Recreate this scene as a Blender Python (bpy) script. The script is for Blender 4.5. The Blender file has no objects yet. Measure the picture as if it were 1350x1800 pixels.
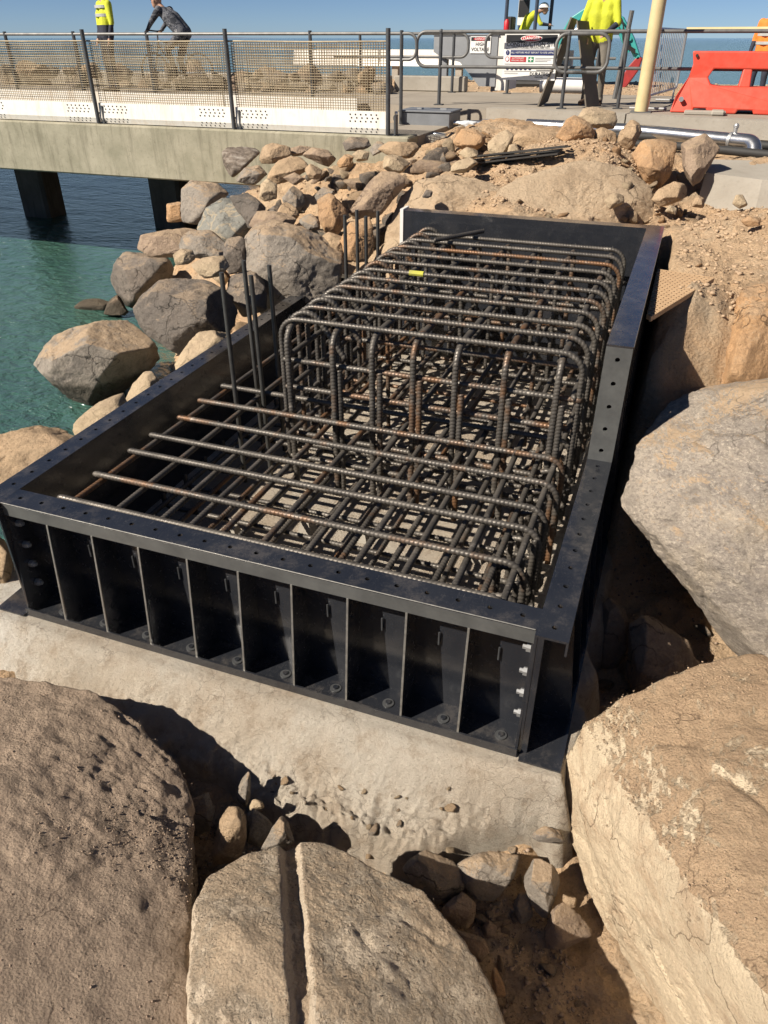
import bpy, bmesh, math, random
import numpy as np
from mathutils import Vector, Matrix

random.seed(7)
rng = np.random.default_rng(11)
SC = bpy.context.scene
COL = SC.collection
RAD = math.radians

# ------------------------------------------------------------------ camera
FPX, PITCH, YAW = 1294.55, RAD(32.77), RAD(-20.54)
CAM = np.array([3.228, -2.658, 2.946])
cam = bpy.data.cameras.new('camera')
cam.sensor_fit = 'VERTICAL'
cam.sensor_height = 24.0
cam.lens = 24.0 * FPX / 1800.0
cam.clip_start = 0.05
cam.clip_end = 60000
cam_ob = bpy.data.objects.new('camera', cam)
COL.objects.link(cam_ob)
cam_ob.location = CAM
cam_ob.rotation_euler = (RAD(90) - PITCH, 0, -YAW)
SC.camera = cam_ob

# ------------------------------------------------------------------ light
SUN_AZ, SUN_EL = RAD(42.0), RAD(40.0)          # light travels towards +x +y
LDIR = Vector((math.sin(SUN_AZ) * math.cos(SUN_EL), math.cos(SUN_AZ) * math.cos(SUN_EL), -math.sin(SUN_EL)))
world = bpy.data.worlds.new('World')
SC.world = world
world.use_nodes = True
nt = world.node_tree
bg = nt.nodes['Background']
sky = nt.nodes.new('ShaderNodeTexSky')
sky.sky_type = 'NISHITA'
sky.sun_disc = False
sky.sun_elevation = SUN_EL
sky.sun_rotation = SUN_AZ + math.pi
sky.altitude = 0
sky.air_density = 0.42
sky.dust_density = 0.12
sky.ozone_density = 4.5
nt.links.new(sky.outputs[0], bg.inputs[0])
bg.inputs[1].default_value = 0.05
sun = bpy.data.lights.new('sun', 'SUN')
sun.energy = 5.0
sun.angle = RAD(0.5)
sun.color = (1.0, 0.90, 0.77)
sun_ob = bpy.data.objects.new('sun', sun)
COL.objects.link(sun_ob)
sun_ob.rotation_euler = LDIR.to_track_quat('-Z', 'Y').to_euler()
sun_ob.location = (-8, -10, 14)
SC.view_settings.view_transform = 'Standard'
SC.view_settings.look = 'None'
SC.view_settings.exposure = 0.68
SC.view_settings.gamma = 1.0
SC.view_settings.use_curve_mapping = False

# ------------------------------------------------------------------ calibration helpers (photo size 1350 x 1800)
_c, _s = math.cos(YAW), math.sin(YAW)
_cp, _sp = math.cos(PITCH), math.sin(PITCH)
CR = np.array([[1, 0, 0], [0, _cp, -_sp], [0, _sp, _cp]]) @ np.array([[_c, -_s, 0], [_s, _c, 0], [0, 0, 1]])
def ray(px, py): return CR.T @ np.array([(px - 675) / FPX, 1.0, (900 - py) / FPX])
def at(px, py, z):
    w = ray(px, py); return CAM + (z - CAM[2]) / w[2] * w
def aty(px, py, y):
    w = ray(px, py); return CAM + (y - CAM[1]) / w[1] * w
def atd(px, py, d): return CAM + d * ray(px, py)

# ------------------------------------------------------------------ numpy noise
_perm = rng.permutation(256).astype(np.int64)
_perm = np.concatenate([_perm, _perm, _perm])
_g = rng.normal(size=(256, 3)); _g /= np.linalg.norm(_g, axis=1)[:, None]
def pnoise(P):
    P = np.asarray(P, float)
    I = np.floor(P).astype(np.int64); F = P - I
    I &= 255
    U = F * F * F * (F * (F * 6 - 15) + 10)
    out = 0
    for dx in (0, 1):
        for dy in (0, 1):
            for dz in (0, 1):
                h = _perm[_perm[_perm[I[:, 0] + dx] + I[:, 1] + dy] + I[:, 2] + dz]
                g = _g[h]
                dot = g[:, 0] * (F[:, 0] - dx) + g[:, 1] * (F[:, 1] - dy) + g[:, 2] * (F[:, 2] - dz)
                wx = U[:, 0] if dx else 1 - U[:, 0]
                wy = U[:, 1] if dy else 1 - U[:, 1]
                wz = U[:, 2] if dz else 1 - U[:, 2]
                out = out + dot * wx * wy * wz
    return out * 1.6
def fbm(P, octv=4, gain=0.5, ridged=False):
    P = np.asarray(P, float); a, s, o = 1.0, 0.0, np.zeros(len(P))
    for k in range(octv):
        n = pnoise(P + 17.3 * k)
        if ridged: n = 0.6 - 1.6 * np.abs(n)
        o += a * n; s += a
        a *= gain; P = P * 2.03
    return o / s
def sstep(a, b, x):
    t = np.clip((x - a) / (b - a), 0, 1); return t * t * (3 - 2 * t)

# ------------------------------------------------------------------ object helpers
ORIG = {}
def tag(o, label=None, cat=None, group=None, kind=None):
    if label: o['label'] = label
    if cat: o['category'] = cat
    if group: o['group'] = group
    if kind: o['kind'] = kind
    return o
def thing(name, label, cat, loc, group=None):
    o = bpy.data.objects.new(name, None); COL.objects.link(o)
    o.empty_display_size = 0.1
    o.location = loc; ORIG[o] = Vector(loc)
    return tag(o, label, cat, group)
def mesh_of(name, V, F, mat=None, smooth=False):
    me = bpy.data.meshes.new(name)
    if isinstance(F, np.ndarray):
        V = np.asarray(V, np.float32); n = F.shape[1]
        me.vertices.add(len(V)); me.vertices.foreach_set('co', V.ravel())
        me.loops.add(F.size); me.loops.foreach_set('vertex_index', F.ravel().astype(np.int32))
        me.polygons.add(len(F)); me.polygons.foreach_set('loop_start', np.arange(0, F.size, n, dtype=np.int32))
        me.update(calc_edges=True)
    else:
        me.from_pydata([tuple(v) for v in V], [], F); me.update()
    if smooth: me.shade_smooth()
    if mat is not None: me.materials.append(mat)
    return me
def link(name, me, parent=None, loc=(0, 0, 0)):
    o = bpy.data.objects.new(name, me); COL.objects.link(o)
    if parent is not None:
        o.parent = parent; ORIG[o] = ORIG[parent]
    else:
        ORIG[o] = Vector(loc); o.location = loc
    return o
def add(name, V, F, mat, parent=None, smooth=False, base=None):
    """mesh from WORLD coordinates; origin at the parent's origin, else at `base` or the bottom centre"""
    V = np.asarray(V, float)
    if parent is not None: b = np.array(ORIG[parent])
    elif base is not None: b = np.array(base, float)
    else:
        lo, hi = V.min(0), V.max(0); b = np.array([(lo[0] + hi[0]) / 2, (lo[1] + hi[1]) / 2, lo[2]])
    me = mesh_of(name, V - b, F, mat, smooth)
    return link(name, me, parent, Vector(b))

class MB:
    """collects simple shapes into one mesh"""
    def __init__(s): s.V = []; s.F = []
    def raw(s, V, F):
        n = len(s.V); s.V += [tuple(v) for v in V]; s.F += [tuple(i + n for i in f) for f in F]; return s
    def box(s, a, b):
        (x0, y0, z0), (x1, y1, z1) = a, b
        return s.raw([(x0, y0, z0), (x1, y0, z0), (x1, y1, z0), (x0, y1, z0), (x0, y0, z1), (x1, y0, z1), (x1, y1, z1), (x0, y1, z1)],
                     [(0, 3, 2, 1), (4, 5, 6, 7), (0, 1, 5, 4), (1, 2, 6, 5), (2, 3, 7, 6), (3, 0, 4, 7)])
    def obox(s, c, ex, ey, ez):
        c, ex, ey, ez = map(np.array, (c, ex, ey, ez)); V = []
        for k in (-1, 1):
            for (i, j) in ((-1, -1), (1, -1), (1, 1), (-1, 1)): V.append(c + i * ex + j * ey + k * ez)
        return s.raw(V, [(0, 3, 2, 1), (4, 5, 6, 7), (0, 1, 5, 4), (1, 2, 6, 5), (2, 3, 7, 6), (3, 0, 4, 7)])
    def bbox(s, a, b, bev=0.01, seg=1):
        bm = bmesh.new(); bmesh.ops.create_cube(bm, size=1.0)
        a, b = np.array(a, float), np.array(b, float)
        for v in bm.verts: v.co = Vector((a + b) / 2 + np.array(v.co) * (b - a))
        bmesh.ops.bevel(bm, geom=bm.edges[:], offset=bev, segments=seg, affect='EDGES')
        bm.verts.index_update()
        s.raw([tuple(v.co) for v in bm.verts], [tuple(v.index for v in f.verts) for f in bm.faces]); bm.free(); return s
    def tube(s, path, r, n=8, caps=True):
        path = [np.array(p, float) for p in path]; m = len(path)
        rs = r if hasattr(r, '__len__') else [r] * m
        V, F = sweep(path, rs, n)
        s.raw(V, F)
        if caps:
            k = len(s.V) - len(V)
            s.F.append(tuple(k + i for i in range(n))[::-1]); s.F.append(tuple(k + (m - 1) * n + i for i in range(n)))
        return s
    def prism(s, poly, axis, a, b):
        """poly in the two other axes, extruded from a to b along axis"""
        n = len(poly)
        def P(u, v, w):
            return {'x': (w, u, v), 'y': (u, w, v), 'z': (u, v, w)}[axis]
        V = [P(u, v, a) for u, v in poly] + [P(u, v, b) for u, v in poly]
        F = [tuple(range(n)), tuple(range(n, 2 * n))[::-1]] + [(i, i + n, (i + 1) % n + n, (i + 1) % n) for i in range(n)]
        return s.raw(V, F)
    def ball(s, c, r, n=8, sc=(1, 1, 1)):
        V = []; F = []; m = max(4, n // 2 + 1)
        for i in range(m + 1):
            t = math.pi * i / m
            for j in range(n):
                p = 2 * math.pi * j / n
                V.append((c[0] + r * sc[0] * math.sin(t) * math.cos(p), c[1] + r * sc[1] * math.sin(t) * math.sin(p), c[2] + r * sc[2] * math.cos(t)))
        for i in range(m):
            for j in range(n): F.append((i * n + j, i * n + n + j, i * n + n + (j + 1) % n, i * n + (j + 1) % n))
        return s.raw(V, F)
    def build(s, name, mat, parent=None, smooth=False, base=None, fix=True):
        o = add(name, s.V, s.F, mat, parent, smooth, base)
        if fix:
            bm = bmesh.new(); bm.from_mesh(o.data); bmesh.ops.recalc_face_normals(bm, faces=bm.faces[:]); bm.to_mesh(o.data); bm.free()
        if smooth: o.data.shade_smooth() if smooth is True else o.data.set_sharp_from_angle(angle=smooth)
        return o
def sweep(path, rs, n):
    V = []; F = []; m = len(path); up = None
    for i in range(m):
        t = path[min(i + 1, m - 1)] - path[max(i - 1, 0)]; t = t / (np.linalg.norm(t) + 1e-12)
        if up is None:
            up = np.array([0, 0, 1.0]) if abs(t[2]) < 0.9 else np.array([1.0, 0, 0])
        a = np.cross(up, t); a /= np.linalg.norm(a); b = np.cross(t, a); up = b
        for k in range(n):
            q = 2 * math.pi * k / n
            V.append(path[i] + rs[i] * (a * math.cos(q) + b * math.sin(q)))
    for i in range(m - 1):
        for k in range(n): F.append((i * n + k, i * n + (k + 1) % n, i * n + n + (k + 1) % n, i * n + n + k))
    return V, F
def arc_path(pts, rad, seg=5):
    """polyline with rounded corners"""
    pts = [np.array(p, float) for p in pts]; out = [pts[0]]
    for i in range(1, len(pts) - 1):
        p, a, b = pts[i], pts[i - 1], pts[i + 1]
        u = (a - p); lu = np.linalg.norm(u); u /= lu
        v = (b - p); lv = np.linalg.norm(v); v /= lv
        ang = math.acos(max(-1, min(1, float(u @ v)))); 
        if ang > 3.1: out.append(p); continue
        r = min(rad, 0.49 * min(lu, lv) * math.tan(ang / 2)); d = r / math.tan(ang / 2)
        bis = (u + v); bis /= np.linalg.norm(bis); c = p + bis * r / math.sin(ang / 2)
        s0 = p + u * d - c; s1 = p + v * d - c
        tot = math.pi - ang
        for k in range(seg + 1):
            w = k / seg
            q = (math.sin((1 - w) * tot) * s0 + math.sin(w * tot) * s1) / math.sin(tot)
            out.append(c + q)
    out.append(pts[-1]); return out
def copy_tree(o, parent=None):
    c = o.copy(); COL.objects.link(c)
    if parent is not None: c.parent = parent
    for ch in list(o.children): copy_tree(ch, c)
    return c

# ------------------------------------------------------------------ materials
class NT:
    def __init__(s, name):
        s.m = bpy.data.materials.new(name); s.m.use_nodes = True
        s.t = s.m.node_tree; s.b = s.t.nodes['Principled BSDF']
        s.tc = s.t.nodes.new('ShaderNodeTexCoord').outputs['Object']
    def n(s, typ, **kw):
        nd = s.t.nodes.new(typ)
        for k, v in kw.items(): setattr(nd, k, v)
        return nd
    def set(s, nd, key, v):
        if isinstance(v, bpy.types.NodeSocket): s.t.links.new(v, nd.inputs[key])
        else: nd.inputs[key].default_value = v
    def noise(s, scale, detail=6, rough=0.55, vec=None, dist=0.0, seed=True):
        nd = s.n('ShaderNodeTexNoise'); nd.noise_dimensions = '4D' if seed else '3D'
        s.set(nd, 'Vector', vec or s.tc); nd.inputs['Scale'].default_value = scale
        nd.inputs['Detail'].default_value = detail; nd.inputs['Roughness'].default_value = rough
        nd.inputs['Distortion'].default_value = dist
        if seed: s.set(nd, 'W', s.rand())
        return nd.outputs[0]
    def ncol(s, scale, amt):
        nd = s.n('ShaderNodeTexNoise'); s.set(nd, 'Vector', s.tc); nd.inputs['Scale'].default_value = scale; nd.inputs['Detail'].default_value = 5
        v = s.n('ShaderNodeVectorMath', operation='SCALE'); s.t.links.new(nd.outputs['Color'], v.inputs[0]); v.inputs['Scale'].default_value = amt
        return v.outputs[0]
    def vadd(s, a, b):
        v = s.n('ShaderNodeVectorMath', operation='ADD'); s.t.links.new(a, v.inputs[0]); s.t.links.new(b, v.inputs[1]); return v.outputs[0]
    def rand(s):
        if not hasattr(s, '_r'):
            oi = s.n('ShaderNodeObjectInfo'); s._r = s.math('MULTIPLY', oi.outputs['Random'], 40.0)
        return s._r
    def vor(s, scale, feature='F1', vec=None, rnd=1.0, out=0):
        nd = s.n('ShaderNodeTexVoronoi', feature=feature); s.set(nd, 'Vector', vec or s.tc)
        nd.inputs['Scale'].default_value = scale; nd.inputs['Randomness'].default_value = rnd
        return nd.outputs[out]
    def math(s, op, a, b=0.0, clamp=False):
        nd = s.n('ShaderNodeMath', operation=op); nd.use_clamp = clamp
        s.set(nd, 0, a); s.set(nd, 1, b); return nd.outputs[0]
    def ramp(s, fac, stops, interp='LINEAR'):
        nd = s.n('ShaderNodeValToRGB'); cr = nd.color_ramp; cr.interpolation = interp
        while len(cr.elements) < len(stops): cr.elements.new(0.5)
        for e, (p, c) in zip(cr.elements, stops):
            e.position = p; e.color = (c, c, c, 1) if not hasattr(c, '__len__') else (*c, 1)
        s.set(nd, 0, fac); return nd.outputs[0]
    def mix(s, fac, a, b, blend='MIX'):
        nd = s.n('ShaderNodeMix', data_type='RGBA', blend_type=blend)
        s.set(nd, 0, fac)
        for k, v in ((6, a), (7, b)):
            if isinstance(v, tuple): nd.inputs[k].default_value = (*v, 1)
            else: s.t.links.new(v, nd.inputs[k])
        return nd.outputs[2]
    def mapping(s, scale=(1, 1, 1), rot=(0, 0, 0), vec=None):
        nd = s.n('ShaderNodeMapping'); s.set(nd, 0, vec or s.tc)
        nd.inputs['Scale'].default_value = scale; nd.inputs['Rotation'].default_value = rot
        return nd.outputs[0]
    def bump(s, h, strength, dist, prev=None):
        nd = s.n('ShaderNodeBump'); nd.inputs['Strength'].default_value = strength; nd.inputs['Distance'].default_value = dist
        s.set(nd, 'Height', h)
        if prev is not None: s.t.links.new(prev, nd.inputs['Normal'])
        return nd.outputs[0]
    def upness(s):
        g = s.n('ShaderNodeNewGeometry'); sx = s.n('ShaderNodeSeparateXYZ'); s.t.links.new(g.outputs['True Normal'], sx.inputs[0])
        return sx.outputs[2]
    def out(s, color=None, rough=None, metal=None, normal=None, spec=None):
        if color is not None:
            if isinstance(color, tuple): s.b.inputs['Base Color'].default_value = (*color, 1)
            else: s.t.links.new(color, s.b.inputs['Base Color'])
        if rough is not None: s.set(s.b, 'Roughness', rough)
        if metal is not None: s.set(s.b, 'Metallic', metal)
        if spec is not None: s.set(s.b, 'Specular IOR Level', spec)
        if normal is not None: s.t.links.new(normal, s.b.inputs['Normal'])
        return s.m

def seams(t, c, dark, scale=1.0, amt=0.8):
    """thin fracture seams and weathered patches"""
    v = t.vor(1.7 * scale, 'DISTANCE_TO_EDGE', vec=t.vadd(t.tc, t.ncol(3.2 * scale, 0.55)))
    ln = t.ramp(v, [(0.0, 1.0), (0.016, 0.0)])
    mk = t.ramp(t.noise(1.9 * scale, 4, 0.6), [(0.47, 0.0), (0.58, 1.0)])
    ln = t.math('MULTIPLY', ln, mk)
    pt = t.ramp(t.noise(3.4 * scale, 9, 0.75, dist=0.7), [(0.50, 0.0), (0.60, 0.5)])
    c = t.mix(pt, c, dark)
    pit = t.ramp(t.noise(30 * scale, 5, 0.8), [(0.62, 0.0), (0.70, 0.75)])
    c = t.mix(pit, c, tuple(v_ * 0.6 for v_ in dark))
    return t.mix(t.math('MULTIPLY', ln, amt), c, tuple(v_ * 0.4 for v_ in dark)), t.math('SUBTRACT', 1.0, t.math('MAXIMUM', ln, pit))
def rock_mat(name, ca, cb, cdark, dust=None, dust_amt=0.5, vein=None, bump=1.0, scale=1.0):
    t = NT(name)
    n1 = t.noise(1.6 * scale, 7, 0.6, dist=0.4)
    c = t.mix(t.ramp(n1, [(0.32, 0.0), (0.66, 1.0)]), ca, cb)
    n2 = t.noise(11 * scale, 8, 0.72)
    c = t.mix(t.ramp(n2, [(0.5, 0.0), (0.78, 0.8)]), c, cdark)
    n3 = t.noise(75 * scale, 4, 0.7)
    c = t.mix(t.math('MULTIPLY', t.ramp(n3, [(0.35, 0.0), (0.7, 1.0)]), 0.45), c, tuple(min(1, v * 1.5 + 0.02) for v in ca))
    n3b = t.noise(160 * scale, 3, 0.7)
    c = t.mix(t.ramp(n3b, [(0.58, 0.0), (0.75, 0.55)]), c, tuple(v * 0.55 for v in cdark))
    if vein:
        nv = t.noise(2.2 * scale, 5, 0.5, dist=1.6)
        c = t.mix(t.ramp(nv, [(0.47, 0.0), (0.5, 0.75), (0.53, 0.0)]), c, vein)
    if dust:
        u = t.upness(); nd = t.noise(5 * scale, 7, 0.65)
        f = t.math('ADD', u, t.math('MULTIPLY', t.math('SUBTRACT', nd, 0.5), 2.0))
        c = t.mix(t.ramp(f, [(1.0 - dust_amt, 0.0), (1.35 - dust_amt, 0.9)]), c, dust)
    c, sm = seams(t, c, cdark, scale)
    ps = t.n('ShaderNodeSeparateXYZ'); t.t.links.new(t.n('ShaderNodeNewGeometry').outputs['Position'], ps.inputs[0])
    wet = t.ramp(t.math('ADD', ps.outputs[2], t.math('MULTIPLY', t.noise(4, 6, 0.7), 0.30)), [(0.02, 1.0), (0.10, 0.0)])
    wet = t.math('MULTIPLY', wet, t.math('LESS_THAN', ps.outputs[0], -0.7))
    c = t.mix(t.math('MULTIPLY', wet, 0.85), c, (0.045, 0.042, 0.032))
    b = t.bump(t.noise(9 * scale, 9, 0.72), 0.95 * bump, 0.06)
    b = t.bump(sm, 0.7, 0.02, b)
    b = t.bump(t.noise(48 * scale, 7, 0.78), 0.8 * bump, 0.016, b)
    b = t.bump(t.vor(70 * scale), 0.25 * bump, 0.008, b)
    return t.out(c, 0.9, normal=b, spec=0.25)

M = {}
M['r_grey'] = rock_mat('grey_stone', (0.324, 0.282, 0.234), (0.240, 0.216, 0.186), (0.132, 0.120, 0.108), (0.456, 0.336, 0.222), 0.45)
M['r_dark'] = rock_mat('dark_stone', (0.149, 0.132, 0.115), (0.230, 0.190, 0.155), (0.069, 0.063, 0.057), (0.345, 0.270, 0.196), 0.25)
M['r_tan'] = rock_mat('tan_stone', (0.483, 0.345, 0.213), (0.380, 0.287, 0.196), (0.253, 0.184, 0.115), (0.483, 0.345, 0.218), 0.4)
M['r_cream'] = rock_mat('cream_stone', (0.52, 0.41, 0.27), (0.43, 0.34, 0.23), (0.28, 0.21, 0.14), (0.48, 0.37, 0.25), 0.4)
M['r_orange'] = rock_mat('orange_stone', (0.495, 0.297, 0.149), (0.407, 0.281, 0.176), (0.242, 0.154, 0.094), (0.495, 0.341, 0.209), 0.35)
M['r_brown'] = rock_mat('brown_stone', (0.300, 0.222, 0.162), (0.396, 0.300, 0.216), (0.168, 0.126, 0.096), (0.444, 0.330, 0.222), 0.45)
M['r_quartz'] = rock_mat('veined_grey_stone', (0.230, 0.236, 0.213), (0.322, 0.299, 0.253), (0.115, 0.115, 0.109), None, 0, vein=(0.517, 0.414, 0.276))
M['r_caked'] = rock_mat('earth_caked_stone', (0.55, 0.42, 0.285), (0.50, 0.36, 0.23), (0.36, 0.26, 0.17), (0.58, 0.45, 0.31), 0.6, bump=1.4)
def dusty_mat(name, rock, dust, cdark, amt, cl=(0.5, 0.42, 0.32)):
    """boulder under a crust of trodden dust and grit"""
    t = NT(name)
    n1 = t.noise(2.2, 6, 0.6, dist=0.5); n2 = t.noise(14, 8, 0.7)
    c = t.mix(t.ramp(n1, [(0.35, 0.0), (0.65, 1.0)]), rock, tuple(v * 0.8 for v in rock))
    d = t.mix(t.ramp(n2, [(0.3, 0.0), (0.7, 1.0)]), dust, cdark)
    u = t.upness()
    f = t.math('ADD', u, t.math('MULTIPLY', t.math('SUBTRACT', t.noise(3.5, 8, 0.68), 0.5), 1.6))
    mk = t.ramp(f, [(0.95 - amt, 0.0), (1.1 - amt, 1.0)])
    c = t.mix(mk, c, d)
    n3 = t.noise(90, 4, 0.75)
    c = t.mix(t.ramp(n3, [(0.55, 0.0), (0.72, 0.6)]), c, cl)
    c = t.mix(t.ramp(t.noise(130, 3, 0.7), [(0.56, 0.0), (0.72, 0.6)]), c, tuple(v * 0.5 for v in cdark))
    c, sm = seams(t, c, cdark, 1.3, 0.7)
    b = t.bump(t.noise(7, 9, 0.74), 1.0, 0.07)
    b = t.bump(sm, 0.7, 0.02, b)
    grit = t.math('MULTIPLY', t.noise(60, 6, 0.75), t.math('ADD', t.math('MULTIPLY', mk, 0.8), 0.25))
    b = t.bump(grit, 0.9, 0.02, b)
    b = t.bump(t.vor(85), 0.35, 0.01, b)
    return t.out(c, 0.95, normal=b, spec=0.15)
M['f1'] = dusty_mat('trodden_brown_stone', (0.527, 0.418, 0.314), (0.586, 0.454, 0.337), (0.395, 0.300, 0.227), 0.35)
M['f2'] = dusty_mat('dusty_grey_stone', (0.660, 0.548, 0.415), (0.702, 0.541, 0.373), (0.505, 0.393, 0.281), 0.1, (0.820, 0.758, 0.590))
M['f3'] = dusty_mat('dusty_tan_stone', (0.775, 0.637, 0.450), (0.650, 0.469, 0.300), (0.475, 0.331, 0.213), 0.28)

def wavy_grain_rock(name):
    t = NT(name)
    mp = t.mapping((1.0, 5.0, 5.0), (0.3, 0.2, 0.5))
    n = t.noise(3.5, 7, 0.65, vec=mp, dist=0.8)
    c = t.ramp(n, [(0.3, (0.34, 0.31, 0.27)), (0.48, (0.2, 0.165, 0.135)), (0.6, (0.10, 0.08, 0.065)), (0.75, (0.24, 0.215, 0.18))])
    c = t.mix(t.ramp(t.noise(1.2, 4), [(0.5, 0.0), (0.65, 0.6)]), c, (0.30, 0.25, 0.17))
    b = t.bump(t.noise(3.5, 8, 0.7, vec=mp, dist=0.8), 0.6, 0.04)
    b = t.bump(t.noise(60, 6, 0.7), 0.6, 0.012, b)
    return t.out(c, 0.88, normal=b, spec=0.25)
M['r_streak'] = wavy_grain_rock('streaked_stone')
def big_grey(name):
    t = NT(name)
    mp = t.mapping((1.0, 1.0, 1.9), (0.5, 0.35, 0.2))
    n = t.noise(2.6, 9, 0.68, vec=mp, dist=0.5)
    c = t.ramp(n, [(0.30, (0.650, 0.556, 0.444)), (0.46, (0.500, 0.431, 0.356)), (0.58, (0.375, 0.328, 0.281)), (0.74, (0.587, 0.500, 0.394))])
    n2 = t.noise(34, 7, 0.8, vec=mp)
    c = t.mix(t.ramp(n2, [(0.47, 0.0), (0.58, 0.7)]), c, (0.250, 0.219, 0.194))
    c = t.mix(t.ramp(t.noise(44, 6, 0.82, vec=mp), [(0.52, 0.0), (0.62, 0.75)]), c, (0.775, 0.681, 0.550))
    c = t.mix(t.ramp(t.noise(1.1, 6, 0.62), [(0.5, 0.0), (0.62, 0.7)]), c, (0.625, 0.506, 0.344))
    u = t.upness(); f = t.math('ADD', u, t.math('MULTIPLY', t.math('SUBTRACT', t.noise(3, 7, 0.65), 0.5), 1.1))
    c = t.mix(t.ramp(f, [(0.86, 0.0), (0.98, 0.9)]), c, (0.625, 0.456, 0.294))
    c, sm = seams(t, c, (0.300, 0.263, 0.225), 1.1, 0.6)
    b = t.bump(t.noise(5, 9, 0.74, vec=mp), 1.0, 0.10)
    b = t.bump(sm, 0.6, 0.02, b)
    b = t.bump(t.noise(45, 7, 0.78), 0.8, 0.018, b)
    return t.out(c, 0.9, normal=b, spec=0.25)
M['r1'] = big_grey('big_grey_stone')

def earth_mat():
    t = NT('tan_earth')
    tc = t.tc
    n1 = t.noise(0.55, 6, 0.6, dist=0.6, seed=False); n2 = t.noise(5, 8, 0.7, seed=False); n3 = t.noise(45, 6, 0.75, seed=False)
    c = t.mix(t.ramp(n1, [(0.38, 0.0), (0.62, 1.0)]), (0.63, 0.475, 0.315), (0.67, 0.445, 0.26))
    c = t.mix(t.ramp(n2, [(0.36, 0.0), (0.72, 0.85)]), c, (0.42, 0.30, 0.195))
    c = t.mix(t.ramp(t.noise(2.4, 7, 0.66, seed=False), [(0.52, 0.0), (0.68, 0.7)]), c, (0.47, 0.385, 0.28))
    c = t.mix(t.ramp(n3, [(0.5, 0.0), (0.7, 0.55)]), c, (0.50, 0.40, 0.29))
    c = t.mix(t.ramp(t.noise(95, 4, 0.7, seed=False), [(0.55, 0.0), (0.72, 0.6)]), c, (0.17, 0.12, 0.08))
    b = t.bump(t.noise(9, 9, 0.7, seed=False), 1.0, 0.09)
    b = t.bump(t.noise(50, 7, 0.75, seed=False), 0.8, 0.02, b)
    b = t.bump(t.vor(38), 0.4, 0.018, b)
    return t.out(c, 0.96, normal=b, spec=0.12)
M['earth'] = earth_mat()
def pad_mat():
    t = NT('pale_mass_concrete')
    c = t.mix(t.ramp(t.noise(1.3, 7, 0.65, dist=0.5, seed=False), [(0.36, 0.0), (0.64, 1.0)]), (0.610, 0.512, 0.397), (0.695, 0.634, 0.537))
    sx = t.n('ShaderNodeSeparateXYZ'); t.set(sx, 0, t.tc)
    wl = t.math('ADD', sx.outputs[0], t.math('MULTIPLY', t.noise(3, 6, 0.7, seed=False), 1.6))
    c = t.mix(t.ramp(wl, [(0.5, 0.85), (1.5, 0.0)]), c, (0.820, 0.787, 0.708))
    c = t.mix(t.ramp(t.noise(7, 9, 0.78, seed=False), [(0.50, 0.0), (0.64, 0.75)]), c, (0.464, 0.366, 0.268))
    c = t.mix(t.ramp(t.noise(19, 8, 0.8, seed=False), [(0.54, 0.0), (0.66, 0.7)]), c, (0.805, 0.732, 0.610))
    c = t.mix(t.ramp(t.noise(60, 5, 0.8, seed=False), [(0.58, 0.0), (0.68, 0.7)]), c, (0.329, 0.262, 0.195))
    cr = t.vor(6.5, 'DISTANCE_TO_EDGE', vec=t.vadd(t.tc, t.ncol(9, 0.22)))
    crk = t.ramp(cr, [(0.0, 0.0), (0.03, 1.0)])
    ms = t.ramp(t.noise(2.0, 4, seed=False), [(0.52, 0.0), (0.62, 1.0)])
    lf = t.math('MAXIMUM', crk, t.math('SUBTRACT', 1.0, ms))
    c = t.mix(t.math('MULTIPLY', t.math('SUBTRACT', 1.0, lf), 0.6), c, (0.268, 0.207, 0.159))
    b = t.bump(t.noise(6, 9, 0.76, seed=False), 1.0, 0.10)
    b = t.bump(lf, 0.5, 0.02, b)
    b = t.bump(t.noise(34, 8, 0.82, seed=False), 1.0, 0.035, b)
    b = t.bump(t.noise(120, 5, 0.75, seed=False), 0.7, 0.008, b)
    return t.out(c, 0.95, normal=b, spec=0.15)
M['pad'] = pad_mat()
def gravel_mat(name, a, b_):
    t = NT(name)
    c = t.mix(t.ramp(t.noise(6, 4, 0.7, seed=False), [(0.3, 0.0), (0.7, 1.0)]), a, b_)
    c = t.mix(t.ramp(t.noise(60, 4, 0.7, seed=False), [(0.4, 0.0), (0.7, 0.6)]), c, tuple(min(1, v * 1.5) for v in a))
    return t.out(c, 0.95, spec=0.15)
M['grit_tan'] = gravel_mat('tan_grit', (0.40, 0.295, 0.195), (0.29, 0.21, 0.145))
M['grit_brown'] = gravel_mat('brown_grit', (0.28, 0.21, 0.155), (0.20, 0.155, 0.115))
M['grit_pale'] = gravel_mat('pale_grit', (0.48, 0.42, 0.33), (0.36, 0.29, 0.22))

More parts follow.
